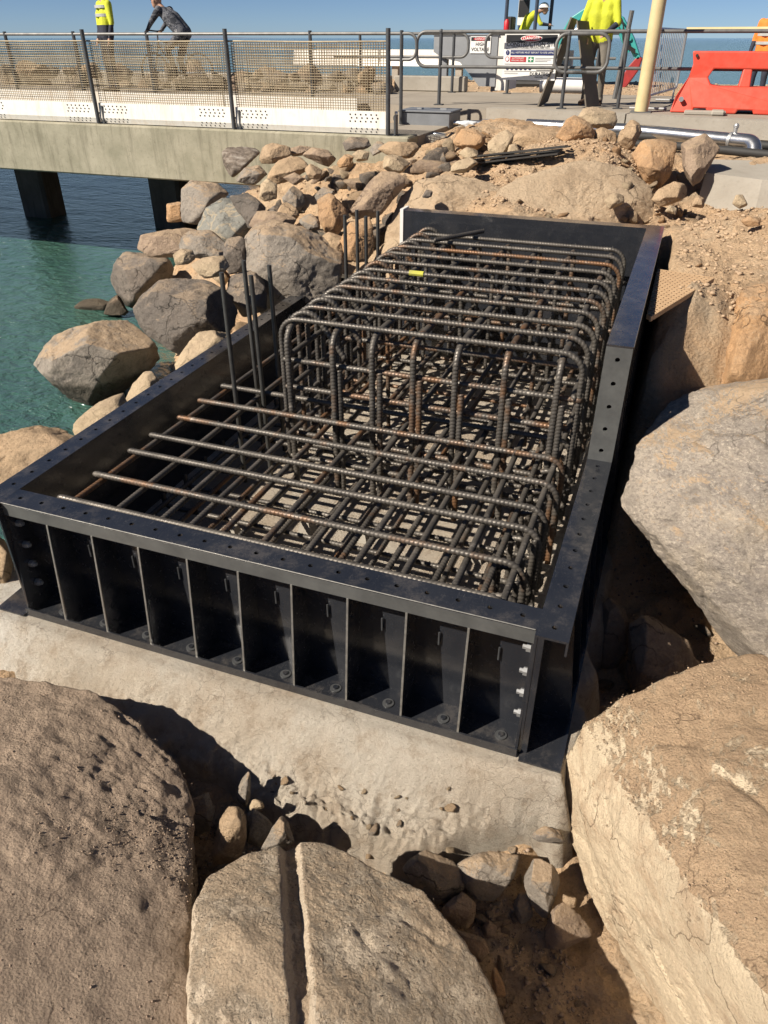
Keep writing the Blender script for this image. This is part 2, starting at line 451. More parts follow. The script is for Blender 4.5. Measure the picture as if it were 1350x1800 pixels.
def steel_black():
    t = NT('black_painted_steel')
    n = t.noise(3, 6, 0.65); n2 = t.noise(26, 7, 0.75)
    c = t.mix(t.ramp(n, [(0.35, 0.0), (0.7, 1.0)]), (0.014, 0.016, 0.021), (0.027, 0.029, 0.034))
    mp = t.mapping((9, 1.3, 5), (0, 0, 0.9))
    scr = t.ramp(t.noise(7, 8, 0.8, vec=mp, dist=2.2), [(0.585, 0.0), (0.60, 1.0), (0.615, 0.0)])
    mp2 = t.mapping((1.2, 8, 5), (0, 0, 0.5))
    scr2 = t.ramp(t.noise(9, 8, 0.8, vec=mp2, dist=2.6), [(0.60, 0.0), (0.612, 1.0), (0.624, 0.0)])
    sm = t.ramp(t.noise(4.5, 5, 0.7), [(0.45, 0.0), (0.62, 1.0)])
    f = t.math('MULTIPLY', t.math('MAXIMUM', scr, scr2), sm)
    up = t.math('MAXIMUM', t.upness(), 0.12)
    c = t.mix(t.math('MULTIPLY', t.math('MULTIPLY', f, 0.8), up), c, (0.22, 0.21, 0.20))
    dst = t.ramp(t.noise(6, 9, 0.75), [(0.5, 0.0), (0.72, 0.42)])
    c = t.mix(t.math('MULTIPLY', dst, up), c, (0.17, 0.15, 0.13))
    r = t.ramp(n2, [(0.3, 0.14), (0.7, 0.32)])
    b = t.bump(t.noise(5, 3), 0.05, 0.02); b = t.bump(t.noise(220, 2), 0.12, 0.001, b)
    t.b.inputs['Coat Weight'].default_value = 0.7; t.b.inputs['Coat Roughness'].default_value = 0.12
    return t.out(c, r, 0.0, b, 0.6)
M['black'] = steel_black()
def edge_mat():
    t = NT('bare_cut_steel')
    c = t.mix(t.ramp(t.noise(30, 6, 0.7), [(0.35, 0.0), (0.65, 1.0)]), (0.20, 0.195, 0.18), (0.33, 0.32, 0.29))
    return t.out(c, 0.45, 0.6)
M['edge'] = edge_mat()
def rebar_mat():
    t = NT('weathered_reinforcing_steel')
    n = t.noise(5, 6, 0.7)
    c = t.mix(t.ramp(n, [(0.36, 0.0), (0.64, 1.0)]), (0.135, 0.122, 0.106), (0.07, 0.064, 0.057))
    oi = t.n('ShaderNodeObjectInfo').outputs['Random']
    th = t.math('ADD', t.noise(2.4, 6, 0.72), t.math('MULTIPLY', t.math('SUBTRACT', oi, 0.5), 0.22))
    c = t.mix(t.ramp(th, [(0.54, 0.0), (0.68, 0.85)]), c, (0.19, 0.095, 0.042))
    c = t.mix(t.ramp(t.noise(11, 6, 0.75), [(0.58, 0.0), (0.70, 0.8)]), c, (0.34, 0.31, 0.27))
    b = t.bump(t.noise(150, 4, 0.7), 0.4, 0.003)
    return t.out(c, t.ramp(t.noise(9, 5, 0.7), [(0.35, 0.34), (0.65, 0.65)]), 0.45, b, 0.5)
M['rebar'] = rebar_mat()
def simple(name, c1, c2=None, rough=0.6, metal=0.0, scale=6.0, bump=0.0, bscale=60, spec=0.5):
    t = NT(name); c2 = c2 or tuple(v * 0.75 for v in c1)
    c = t.mix(t.ramp(t.noise(scale, 7, 0.68), [(0.35, 0.0), (0.7, 1.0)]), c1, c2)
    nb = t.bump(t.noise(bscale, 6, 0.7), bump, 0.01) if bump else None
    return t.out(c, rough, metal, nb, spec)
M['lip'] = simple('worn_grey_steel', (0.105, 0.108, 0.105), (0.06, 0.062, 0.062), 0.42, 0.1, 7)
M['galv'] = simple('galvanised_steel', (0.52, 0.53, 0.53), (0.36, 0.37, 0.38), 0.42, 0.75, 14)
M['rail'] = simple('dark_grey_pipe', (0.10, 0.105, 0.11), (0.06, 0.062, 0.065), 0.5, 0.4, 9)
M['railtop'] = simple('weathered_grey_pipe', (0.19, 0.19, 0.185), (0.10, 0.10, 0.10), 0.55, 0.4, 6)
M['duct'] = simple('bright_tin_pipe', (0.62, 0.63, 0.64), (0.42, 0.43, 0.44), 0.26, 0.95, 10, 0.15, 25)
M['rod'] = simple('dark_steel_rod', (0.11, 0.11, 0.105), (0.065, 0.065, 0.062), 0.45, 0.6, 12)
M['grey_paint'] = simple('grey_paint', (0.27, 0.285, 0.30), (0.21, 0.22, 0.235), 0.5, 0.0, 3)
M['box_grey'] = simple('blue_grey_paint', (0.20, 0.215, 0.235), (0.15, 0.16, 0.175), 0.5, 0.1, 5)
M['white'] = simple('white_paint', (0.74, 0.73, 0.70), (0.66, 0.64, 0.60), 0.5, 0, 3)
def stained_white(name, rust=0.6):
    t = NT(name)
    mp = t.mapping((6, 6, 0.8))
    c = t.mix(t.ramp(t.noise(2, 6, 0.7, vec=mp), [(0.5, 0.0), (0.75, rust)]), (0.72, 0.70, 0.65), (0.50, 0.40, 0.29))
    c = t.mix(t.ramp(t.noise(9, 6, 0.7), [(0.55, 0.0), (0.8, 0.5)]), c, (0.45, 0.43, 0.39))
    return t.out(c, 0.55)
M['stained'] = stained_white('stained_white_paint')
M['stained2'] = stained_white('stained_cream_paint', 0.9)
M['wire'] = simple('rusty_mesh_wire', (0.44, 0.37, 0.25), (0.26, 0.20, 0.125), 0.7, 0.1, 5)
def concrete(name, a, b, dark, streak=True, scale=1.0):
    t = NT(name)
    c = t.mix(t.ramp(t.noise(2.0 * scale, 7, 0.65), [(0.35, 0.0), (0.68, 1.0)]), a, b)
    if streak:
        mp = t.mapping((7, 7, 0.7))
        c = t.mix(t.ramp(t.noise(1.6, 7, 0.7, vec=mp), [(0.5, 0.0), (0.74, 0.75)]), c, dark)
    c = t.mix(t.ramp(t.noise(22, 7, 0.75), [(0.54, 0.0), (0.74, 0.55)]), c, dark)
    b_ = t.bump(t.noise(30, 7, 0.7), 0.4, 0.012)
    return t.out(c, 0.9, normal=b_, spec=0.2)
M['beam'] = concrete('mossy_concrete', (0.37, 0.345, 0.265), (0.23, 0.22, 0.16), (0.11, 0.10, 0.07))
M['conc'] = concrete('grey_concrete', (0.36, 0.335, 0.29), (0.29, 0.265, 0.225), (0.19, 0.17, 0.14), False)
M['deck'] = concrete('worn_deck_concrete', (0.33, 0.295, 0.245), (0.26, 0.23, 0.19), (0.17, 0.15, 0.125), False, 0.5)
M['pier'] = concrete('wet_dark_concrete', (0.10, 0.10, 0.09), (0.06, 0.06, 0.055), (0.03, 0.03, 0.03))
M['red'] = simple('red_plastic', (0.66, 0.055, 0.028), (0.52, 0.09, 0.055), 0.5, 0, 9)
M['yellow_pole'] = simple('cream_yellow_paint', (0.62, 0.51, 0.29), (0.50, 0.40, 0.21), 0.55, 0, 4)
M['teal'] = simple('teal_machine_paint', (0.05, 0.36, 0.34), (0.035, 0.26, 0.25), 0.45, 0, 4)
M['dred'] = simple('dark_red_paint', (0.34, 0.03, 0.03), (0.22, 0.025, 0.025), 0.5, 0, 7)
M['rubber'] = simple('black_rubber', (0.018, 0.018, 0.018), (0.03, 0.03, 0.03), 0.7)
M['navy_post'] = simple('navy_post_paint', (0.035, 0.05, 0.085), (0.03, 0.04, 0.06), 0.5)
M['flat'] = simple('black_flat_bar', (0.03, 0.029, 0.028), (0.055, 0.05, 0.045), 0.55, 0.2, 12)
M['grate'] = simple('tan_grating', (0.46, 0.32, 0.19), (0.36, 0.24, 0.14), 0.8, 0, 9)
M['signback'] = simple('dark_board', (0.11, 0.095, 0.075), (0.15, 0.13, 0.10), 0.7, 0, 5)
M['sign_white'] = simple('sign_white', (0.78, 0.78, 0.76), (0.72, 0.72, 0.70), 0.45)
M['sign_black'] = simple('sign_black', (0.02, 0.02, 0.022), None, 0.45)
M['sign_red'] = simple('sign_red', (0.55, 0.02, 0.03), None, 0.45)
M['sign_navy'] = simple('sign_navy', (0.02, 0.03, 0.13), None, 0.45)
M['sign_green'] = simple('sign_green', (0.02, 0.25, 0.10), None, 0.45)
M['sign_grey'] = simple('sign_grey', (0.32, 0.32, 0.32), None, 0.5)
M['hivis'] = simple('hivis_yellow_cloth', (0.58, 0.62, 0.03), (0.44, 0.48, 0.03), 0.8, 0, 7, 0.5, 18)
M['hivis_o'] = simple('hivis_orange_cloth', (0.85, 0.22, 0.03), (0.70, 0.18, 0.03), 0.8, 0, 7, 0.5, 18)
M['navy'] = simple('navy_cloth', (0.018, 0.022, 0.04), (0.03, 0.034, 0.05), 0.85, 0, 7, 0.5, 18)
M['khaki'] = simple('dusty_work_trousers', (0.16, 0.145, 0.12), (0.11, 0.10, 0.085), 0.85, 0, 6, 0.5, 18)
M['boot'] = simple('brown_boot', (0.09, 0.055, 0.035), (0.05, 0.035, 0.025), 0.7)
M['skin'] = simple('skin', (0.42, 0.25, 0.17), (0.36, 0.20, 0.14), 0.55)
M['hair'] = simple('dark_hair', (0.03, 0.022, 0.018), None, 0.7)
M['reflect'] = simple('silver_reflective_tape', (0.42, 0.43, 0.42), None, 0.4)
M['eye'] = simple('eye_dark', (0.02, 0.015, 0.012), None, 0.3)
M['helmet'] = simple('white_plastic', (0.78, 0.78, 0.76), None, 0.35)
M['plastic'] = simple('clear_plastic_wrap', (0.62, 0.66, 0.70), (0.5, 0.54, 0.58), 0.2)
def camo():
    t = NT('grey_camouflage_cloth')
    c = t.ramp(t.noise(9, 4, 0.6, dist=0.6), [(0.40, (0.02, 0.024, 0.034)), (0.48, (0.10, 0.105, 0.12)), (0.56, (0.035, 0.042, 0.06)), (0.63, (0.26, 0.265, 0.275))], 'CONSTANT')
    return t.out(c, 0.85)
M['camo'] = camo()
def sea_mat():
    t = NT('sea_water')
    g = t.n('ShaderNodeNewGeometry').outputs['Position']
    w1 = t.noise(0.9, 4, 0.6, vec=t.mapping((1, 1.8, 1), (0, 0, 0.5), vec=g), seed=False)
    w2 = t.noise(4.5, 5, 0.62, vec=t.mapping((1, 1.5, 1), (0, 0, 0.2), vec=g), seed=False, dist=0.5)
    w3 = t.noise(17, 4, 0.6, vec=g, seed=False)
    b = t.bump(w1, 0.6, 0.3); b = t.bump(w2, 0.8, 0.14, b); b = t.bump(w3, 0.5, 0.03, b)
    c = t.mix(t.ramp(t.noise(0.25, 4, 0.6, vec=g, seed=False), [(0.35, 0.0), (0.65, 1.0)]), (0.050, 0.116, 0.090), (0.034, 0.092, 0.078))
    return t.out(c, 0.07, 0.0, b, 0.5)
M['sea'] = sea_mat()

# ================================================================== GROUND
WL = -0.35                                            # water level
CTRL = np.array([
 # gap in front of the form
 (2.87,-.75,-.62),(3.42,-.8,-.66),(3.7,-1.3,-.66),(1.5,-.95,-.55),(0.5,-1.3,-.5),(2,-2.2,-.7),(4,-3.2,-.6),(0,-3,-.6),(2.4,-.9,-.6),(3.2,-1.6,-.72),(-1.5,-1.5,-.7),
 (0.2,-.6,-.25),(-.4,-.4,-.25),
 # below the pad
 (1.5,1,-.25),(1.5,3,-.25),(.3,.5,-.25),(2.8,.8,-.25),(2.8,3,-.2),(.3,3,-.25),(.4,4.6,-.1),
 # trench on the right
 (3.43,1.2,-.32),(3.6,.4,-.5),(3.9,1.2,-.3),(4.6,1.5,-.1),(3.35,1.8,0.0),(3.4,2.15,.3),(3.9,2.15,.05),(3.3,2.5,.95),(3.7,2.45,.3),(4.2,2.55,.4),(3.5,2.8,1.15),(3.9,2.95,1.05),
 (3.25,3.0,1.33),(3.6,3.4,1.34),(3.25,3.9,1.4),(3.7,4.2,1.42),(4.3,3.8,1.5),(3.35,5.0,1.45),(3.9,5.2,1.6),(4.6,5,1.75),(3.2,6.0,1.35),(3.9,6.2,1.32),(3.5,6.3,1.28),(4.7,6.1,1.5),(5.5,4,1.9),
 (5.5,1.0,.5),(5.5,-1.5,.1),(7,0,.8),(8,4,2.0),(8,8,1.95),
 # mound behind the back panel
 (.9,5.1,1.15),(1.7,5.1,1.38),(2.5,5.1,1.38),(3.0,5.1,1.3),(.9,5.8,1.42),(1.6,5.8,1.55),(2.1,5.65,1.36),(2.7,5.65,1.28),(1.2,6.6,1.72),(2.0,6.45,1.9),(2.5,6.35,1.86),(3.1,6.6,1.45),
 (.3,6.6,1.62),(.5,7.5,1.74),(1.5,7.6,1.9),(2.5,7.6,1.82),(3.3,7.5,1.7),(4.2,7.4,1.75),(0,8.6,1.8),(2,8.8,1.7),(3.4,8.5,1.6),(4.4,8.6,1.58),(6,8.8,1.65),
 (0,9.8,1.75),(4,9.8,1.6),(8,9.8,1.7),
 # bank on the left, falling to the sea
 (-.5,.5,-.3),(-.6,1.6,-.3),(-.55,3,-.15),(-.5,4.2,.1),(-1.3,.6,-.65),(-2.4,1.6,-1.0),(-1.7,3,-.55),(-2.8,3.6,-1.0),(-1.5,4.6,.05),(-3.6,4.6,-1.0),(-2.6,5.4,-.2),(-4.6,6.2,-1.0),(-3.3,6.6,.2),
 (-.7,5.2,.55),(.1,5.4,.8),(-.4,6.2,1.1),(-1.4,6.0,.65),(-2.2,6.8,.8),(-3.2,7.3,.62),(-.4,7.2,1.5),(-1.4,7.3,1.35),(-2.6,7.5,1.05),(-.4,8.4,1.6),
 (-4.6,7.4,-.6),(-5.5,8,-1.3),(-8,5,-1.7),(-5,1,-1.7),(-3.5,-1,-1.5),(-8,9,-1.8),(-8,-4,-2),(-4,9.8,-1.2),(-2,9.8,.2)])
def tps(A, B):
    r2 = ((A[:, None, :2] - B[None, :, :2]) ** 2).sum(2)
    return 0.5 * r2 * np.log(r2 + 1e-9)
_n = len(CTRL)
_K = tps(CTRL, CTRL) + 0.004 * np.eye(_n)
_Pm = np.c_[np.ones(_n), CTRL[:, :2]]
_A = np.block([[_K, _Pm], [_Pm.T, np.zeros((3, 3))]])
_w = np.linalg.solve(_A, np.r_[CTRL[:, 2], 0, 0, 0])
def gbase(x, y):
    Q = np.c_[x, y]; o = np.zeros(len(Q))
    for i in range(0, len(Q), 20000):
        q = Q[i:i + 20000]; o[i:i + 20000] = tps(q, CTRL) @ _w[:_n] + _w[_n] + q @ _w[_n + 1:]
    return np.clip(o, -2.5, 2.4)
def gz(x, y):
    x = np.atleast_1d(np.asarray(x, float)); y = np.atleast_1d(np.asarray(y, float))
    b = gbase(x, y); P = np.c_[x, y, 0 * x]
    n = 0.10 * fbm(P * 1.1, 3) + 0.085 * fbm(P * 3.3 + 5, 3, 0.6, True) + 0.038 * fbm(P * 9, 3, 0.65, True)
    # broken, overhanging face of the mound behind the back panel
    m = np.exp(-((x - 2.45) / 0.75) ** 2 - ((y - 6.0) / 0.42) ** 2)
    n += m * (0.30 * fbm(np.c_[x * 3.0, y * 3.0, 0 * x + 3], 4, 0.62, True) - 0.10)
    inside = sstep(-.35, -.15, x) * (1 - sstep(3.1, 3.25, x)) * sstep(-.5, -.2, y) * (1 - sstep(4.75, 4.95, y))
    z = (b + n) * (1 - inside) - 0.35 * inside
    return np.where(x < -5.0, np.minimum(z, -1.0), z)
def hit(px, py, lo=1.5, hi=24.0):
    d = np.arange(lo, hi, 0.03); w = ray(px, py); P = CAM + d[:, None] * w
    below = P[:, 2] < gz(P[:, 0], P[:, 1])
    i = int(np.argmax(below)) if below.any() else len(d) - 1
    return d[i]
def grid(name, xs, ys, zf, mat, kind='structure'):
    X, Y = np.meshgrid(xs, ys); Z = zf(X.ravel(), Y.ravel())
    V = np.c_[X.ravel(), Y.ravel(), Z]; nx, ny = len(xs), len(ys)
    i = (np.arange(ny - 1)[:, None] * nx + np.arange(nx - 1)[None]).ravel()
    F = np.c_[i, i + 1, i + nx + 1, i + nx]
    o = add(name, V, F, mat, smooth=True, base=(0, 0, 0)); o['kind'] = kind; return o
xs = np.concatenate([np.arange(-9, -4.2, .12), np.arange(-4.2, 5.2, .036), np.arange(5.2, 9.01, .12)])
ys = np.concatenate([np.arange(-6, -1.6, .12), np.arange(-1.6, 8.6, .04), np.arange(8.6, 10.3, .12)])
grid('ground', xs, ys, gz, M['earth'])

def pad_z(x, y):
    P = np.c_[x, y, 0 * x]
    front = -.62 + .10 * fbm(P * 1.7 + 3, 3) + .27 * sstep(2.5, 3.25, x)
    t = (y - (-.27)) / (front - (-.27) - 1e-6)                     # 0 at the form, 1 at the front edge
    z = -.33 * sstep(0.0, 1.15, t) - 1.1 * sstep(1.0, 1.7, t)
    out = np.clip(t, 0, 1)
    z += out * (.07 * fbm(P * 3.1, 4, .55) + .03 * fbm(P * 9, 3, .65, True) + .02 * fbm(P * 28, 2, .6, True) + sstep(.45, .95, t) * (.085 * fbm(P * 13 + 2, 4, .68, True))) + .004 * fbm(P * 9, 2)
    z -= 1.2 * sstep(3.24, 3.5, x + .12 * fbm(P * 3, 2)) * (1 - 0 * x)
    z -= 0.8 * sstep(-.45, -.95, x + .1 * fbm(P * 2, 2))
    z -= 1.0 * sstep(4.85, 5.2, y)
    return z - .004
grid('concrete_pad', np.arange(-1.0, 3.6, .016), np.concatenate([np.arange(-1.2, -.2, .012), np.arange(-.2, 5.2, .04)]), pad_z, M['pad'])

# sea: one flat sheet round the dry bank
B_ = 30000.0; hx0, hx1, hy0, hy1 = -.9, 9.0, -6.0, 10.3
V = [(-B_, -B_, WL), (B_, -B_, WL), (B_, B_, WL), (-B_, B_, WL), (hx0, hy0, WL), (hx1, hy0, WL), (hx1, hy1, WL), (hx0, hy1, WL)]
o = add('sea', V, [(0, 1, 5, 4), (1, 2, 6, 5), (2, 3, 7, 6), (3, 0, 4, 7)], M['sea'], base=(0, 0, WL)); o['kind'] = 'structure'

# causeway beyond the footbridge
def cz(x, y):
    P = np.c_[x, y, 0 * x]
    z = 1.78 + .10 * fbm(P * .5, 3) + .06 * fbm(P * 2.3, 3, .6, True)
    shore = 27 + 2.0 * fbm(P * .12, 2) + sstep(8, 30, x) * 6
    z -= 4.5 * sstep(shore - 2.5, shore + 4, y)
    xb = -2.8 - 7.5 * sstep(17.0, 22.0, y)
    z -= 4.4 * (1 - sstep(xb - .9, xb, x + .5 * fbm(P * .6, 2)))               # sea runs in below the bridge and on beyond it
    z = np.where((x > -2.2) & (y < 15.2), np.minimum(z, 1.74), z)
    return z
grid('causeway', np.arange(-46, 46, .22), np.arange(10.2, 44, .22), cz, M['earth'])

# low far coast on the horizon
def fc(x, y): return 8 + 46 * np.clip(fbm(np.c_[x * .0006, y * 0, 0 * x + 9], 4) + .12, 0, 1) * np.exp(-((y - 9000) / 260) ** 2) * 1.0 - 12
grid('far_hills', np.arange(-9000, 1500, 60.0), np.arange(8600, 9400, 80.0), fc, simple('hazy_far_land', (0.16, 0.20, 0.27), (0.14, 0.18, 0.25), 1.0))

# ================================================================== ROCK MAKER
_ICO = {}
def ico(sub):
    if sub not in _ICO:
        bm = bmesh.new(); bmesh.ops.create_icosphere(bm, subdivisions=sub, radius=1.0)
        bm.verts.ensure_lookup_table()
        V = np.array([v.co for v in bm.verts]); F = np.array([[v.index for v in f.verts] for f in bm.faces]); bm.free()
        _ICO[sub] = (V / np.linalg.norm(V, axis=1)[:, None], F)
    return _ICO[sub]
def hull_planes(P):
    bm = bmesh.new()
    for p in P: bm.verts.new(p)
    bmesh.ops.convex_hull(bm, input=bm.verts[:])
    N = []; H = []
    bm.normal_update(); c = P.mean(0)
    for f in bm.faces:
        n = np.array(f.normal); h = n @ (np.array(f.verts[0].co) - c)
        if h < 0: n, h = -n, -h
        N.append(n); H.append(max(h, 1e-3))
    bm.free(); return c, np.array(N), np.array(H)
def rock_mesh(P, sub=5, p=16, amp=(0.03, 0.012), freq=2.2, seed=0.0, ridge=0.35, groove=None, fine=0.0, chips=0, chip=(.86, .96), crack=0.0):
    """rounded polyhedron through the hull of P (world points), broken up by noise"""
    P = np.asarray(P, float); lo, hi = P.min(0), P.max(0); sc = np.maximum((hi - lo) / 2, 1e-3)
    c, N, H = hull_planes(P / sc)
    rs = np.random.default_rng(int(seed * 97) + len(P)); c0 = c
    if chips:
        E = rs.normal(size=(chips, 3)); E /= np.linalg.norm(E, axis=1)[:, None]
        hs = ((P / sc - c0) @ E.T).max(0) * rs.uniform(chip[0], chip[1], chips)
        N = np.vstack([N, E]); H = np.r_[H, np.maximum(hs, .05)]
    D, F = ico(sub)
    G = np.maximum(D @ (N / H[:, None]).T, 0)
    g = (G ** p).sum(1) ** (1 / p)
    V = (c + D / g[:, None] * 1.03) * sc
    size = float(np.prod(hi - lo) ** (1 / 3))
    Q = V / size
    cw = c * sc
    R = V - cw; R /= np.linalg.norm(R, axis=1)[:, None]
    n = amp[0] * size * fbm(Q * freq + seed, 4, .55) + ridge * amp[0] * size * fbm(Q * freq * 1.7 + seed + 9, 4, .6, True)
    n += amp[1] * size * fbm(Q * freq * 6 + seed, 4, .65)
    n += fine * (fbm(V * 7 + seed, 3, .6) + .45 * fbm(V * 26 + seed, 3, .65, True))
    if crack:
        for q_, w_ in ((1.3, .05), (2.9, .06)):
            z_ = pnoise(Q * q_ + seed * 1.7 + fbm(Q * 5, 2)[:, None] * .12); n -= crack * size * np.exp(-(z_ / w_) ** 2) * (.5 + .5 * np.sign(pnoise(Q * 1.1 + seed + 30)))
    V = V + R * n[:, None]
    if groove is not None:
        a, b, wd, dp = groove; a = np.array(a); b = np.array(b); u = (b - a) / np.linalg.norm(b - a)
        rel = V - a; s = rel @ u; perp = rel - s[:, None] * u; perp[:, 2] *= 0.15
        dist = np.linalg.norm(perp[:, :2], axis=1) + .012 * fbm(V * 6, 3)
        k = (1 - sstep(wd * .45, wd, dist)) * sstep(-.1, .02, s) * (R[:, 2] > 0.1)
        V[:, 2] -= dp * k + .008 * k * fbm(V * 40, 3)
    return V, F
def rock(name, label, P, mat, cat='boulder', group=None, smooth=True, **kw):
    V, F = rock_mesh(P, **kw)
    o = add(name, V, F, M[mat], smooth=smooth)
    return tag(o, label, cat, group)
def outline_rock(label, outl, mat, d=None, th=0.8, off=0.1, sub=5, cat='boulder', name='boulder', push=(0, 0), zb=None, **kw):
    """boulder whose outline is given in photo pixels at its own distance: a ring, a nearer face ring and a far ring"""
    O = np.array(outl, float)
    if d is None:
        i = int(np.argmax(O[:, 1])); d = hit(*O[i]) if zb is None else float(CR[1] @ (at(O[i, 0], O[i, 1], zb) - CAM))
    ext = (O.max(0) - O.min(0)); size = math.sqrt(ext[0] * ext[1]) * d / FPX
    d0 = d + off * size; c = O.mean(0)
    P = [atd(px, py, d0) for px, py in O]
    k = random.uniform(.52, .7); cf = c + np.array(push) * ext + np.array([random.uniform(-.08, .08), random.uniform(-.1, .04)]) * ext
    n_ = len(O); i0 = random.randrange(n_)
    for q in O[[(i0 + m) % n_ for m in sorted(random.sample(range(n_), min(n_, 4)))]]: P.append(atd(*(cf + (q - c) * k * random.uniform(.8, 1.15)), d0 - th * size * random.uniform(.26, .42)))
    for q in O[::2]: P.append(atd(*(c + (q - c) * random.uniform(.6, .85)), d0 + .55 * th * size))
    kw.setdefault('p', 140); kw.setdefault('chips', 7); kw.setdefault('chip', (.66, .9)); kw.setdefault('crack', .012); kw.setdefault('ridge', .3); kw.setdefault('amp', (.022, .016)); kw.setdefault('fine', .007); kw.setdefault('seed', random.uniform(0, 60))
    return rock(name, label, np.array(P), mat, cat, sub=sub, **kw)

# ---- foreground boulders, laid out in world space from their top edges
def PT(rows): return np.array([at(*r) for r in rows])
top = PT([(-60,1185,.15),(10,1195,.15),(80,1203,.15),(170,1226,.13),(250,1282,.08),(308,1350,.03),(328,1402,-.01),(326,1500,.02),(318,1600,.06),(326,1780,.08),(330,1950,.08),(-220,1980,.34),(-320,1500,.38),(-260,1230,.22)])
bot = top.copy(); cc = bot.mean(0); bot = cc + (bot - cc) * np.array([.86, .86, 1]); bot[:, 2] = -.75
rock('boulder', 'huge dark brown boulder with trodden gritty top in the lower left corner', np.vstack([top, bot, [cc + np.array([-.2, -.1, .16])]]), 'f1', sub=7, p=150, amp=(.022, .012), freq=2.4, seed=3, ridge=.4, fine=.022, chips=8, chip=(.95, .995), crack=.008)
top = PT([(520,1484,.06),(580,1490,.06),(645,1520,.05),(725,1562,.04),(800,1642,.03),(850,1722,.0),(880,1800,-.02),(920,1950,0),(330,1950,.2),(335,1780,.2),(341,1600,.19),(365,1545,.16),(440,1506,.1)])
bot = top.copy(); cc = bot.mean(0); bot = cc + (bot - cc) * np.array([.95, .95, 1]); bot[:, 2] = -.75
ga, gb = at(507, 1470, .12), at(550, 1990, .25)
rock('boulder', 'grey-tan boulder split by a straight drilled groove at the bottom edge', np.vstack([top, bot, at(560, 1760, .24), at(430, 1650, .25)]), 'f2', sub=7, p=150, amp=(.017, .008), freq=2.4, seed=21, ridge=.9, fine=.007, chips=8, chip=(.95, .99), crack=.006, groove=(ga, gb, .046, .05))
top = PT([(1026,1288,.16),(1090,1240,.3),(1185,1216,.38),(1205,1188,.40),(1262,1168,.42),(1330,1160,.42),(1500,1220,.5),(1560,1950,.6),(1400,1830,.5),(1352,1752,.44),(1242,1602,.36),(1112,1420,.26)])
bot = PT([(990,1372,-.14),(1000,1455,-.36),(1032,1560,-.52),(1120,1690,-.55),(1205,1800,-.6),(1300,1950,-.6)])
far = top.copy(); far[:, 0] += .3; far[:, 2] = -.7
rock('boulder', 'large tan boulder with pale left face and dirt-covered top, lower right corner', np.vstack([top, bot, far]), 'f3', sub=7, p=150, amp=(.018, .008), freq=2.6, seed=40, ridge=.9, fine=.010, chips=8, chip=(.95, .995), crack=.008)
fr = PT([(1092,918,.58),(1097,873,.66),(1126,782,.86),(1168,721,1.0),(1197,701,1.04),(1255,703,1.06),(1300,681,1.12),(1350,680,1.16),(1480,690,1.3),(1136,962,.46),(1180,1040,.26),(1275,1166,.02),(1350,1200,.02),(1470,1230,.1),(1250,800,.98),(1360,820,1.0),(1270,980,.62)])
bk = fr[[0, 2, 4, 7, 8, 9, 11, 12]] + np.array([.25, .9, -.25])
rock('boulder', 'large grey speckled boulder leaning beside the right side of the steel form', np.vstack([fr, bk]), 'r1', sub=7, p=150, amp=(.02, .009), freq=2.6, seed=8, ridge=.4, fine=.012, chips=7, chip=(.80, .92), crack=.010)
outline_rock('brown rock face half in shade behind the large grey boulder', [(1262,690),(1274,600),(1290,540),(1306,512),(1352,498),(1420,500),(1450,600),(1440,720),(1350,740)], 'r_orange', d=5.35, th=.9, off=0.0, sub=6, fine=.02)
outline_rock('dark slab of rock in the shaded trench between form and grey boulder', [(1095,1185),(1105,1100),(1150,1070),(1215,1110),(1240,1180),(1190,1225),(1120,1230)], 'r_brown', zb=-.27, th=.7)
outline_rock('lump of shaded rock low against the right side of the form', [(1050,1140),(1060,1060),(1085,1040),(1105,1090),(1100,1180),(1060,1190)], 'r_brown', zb=-.35, th=.7)

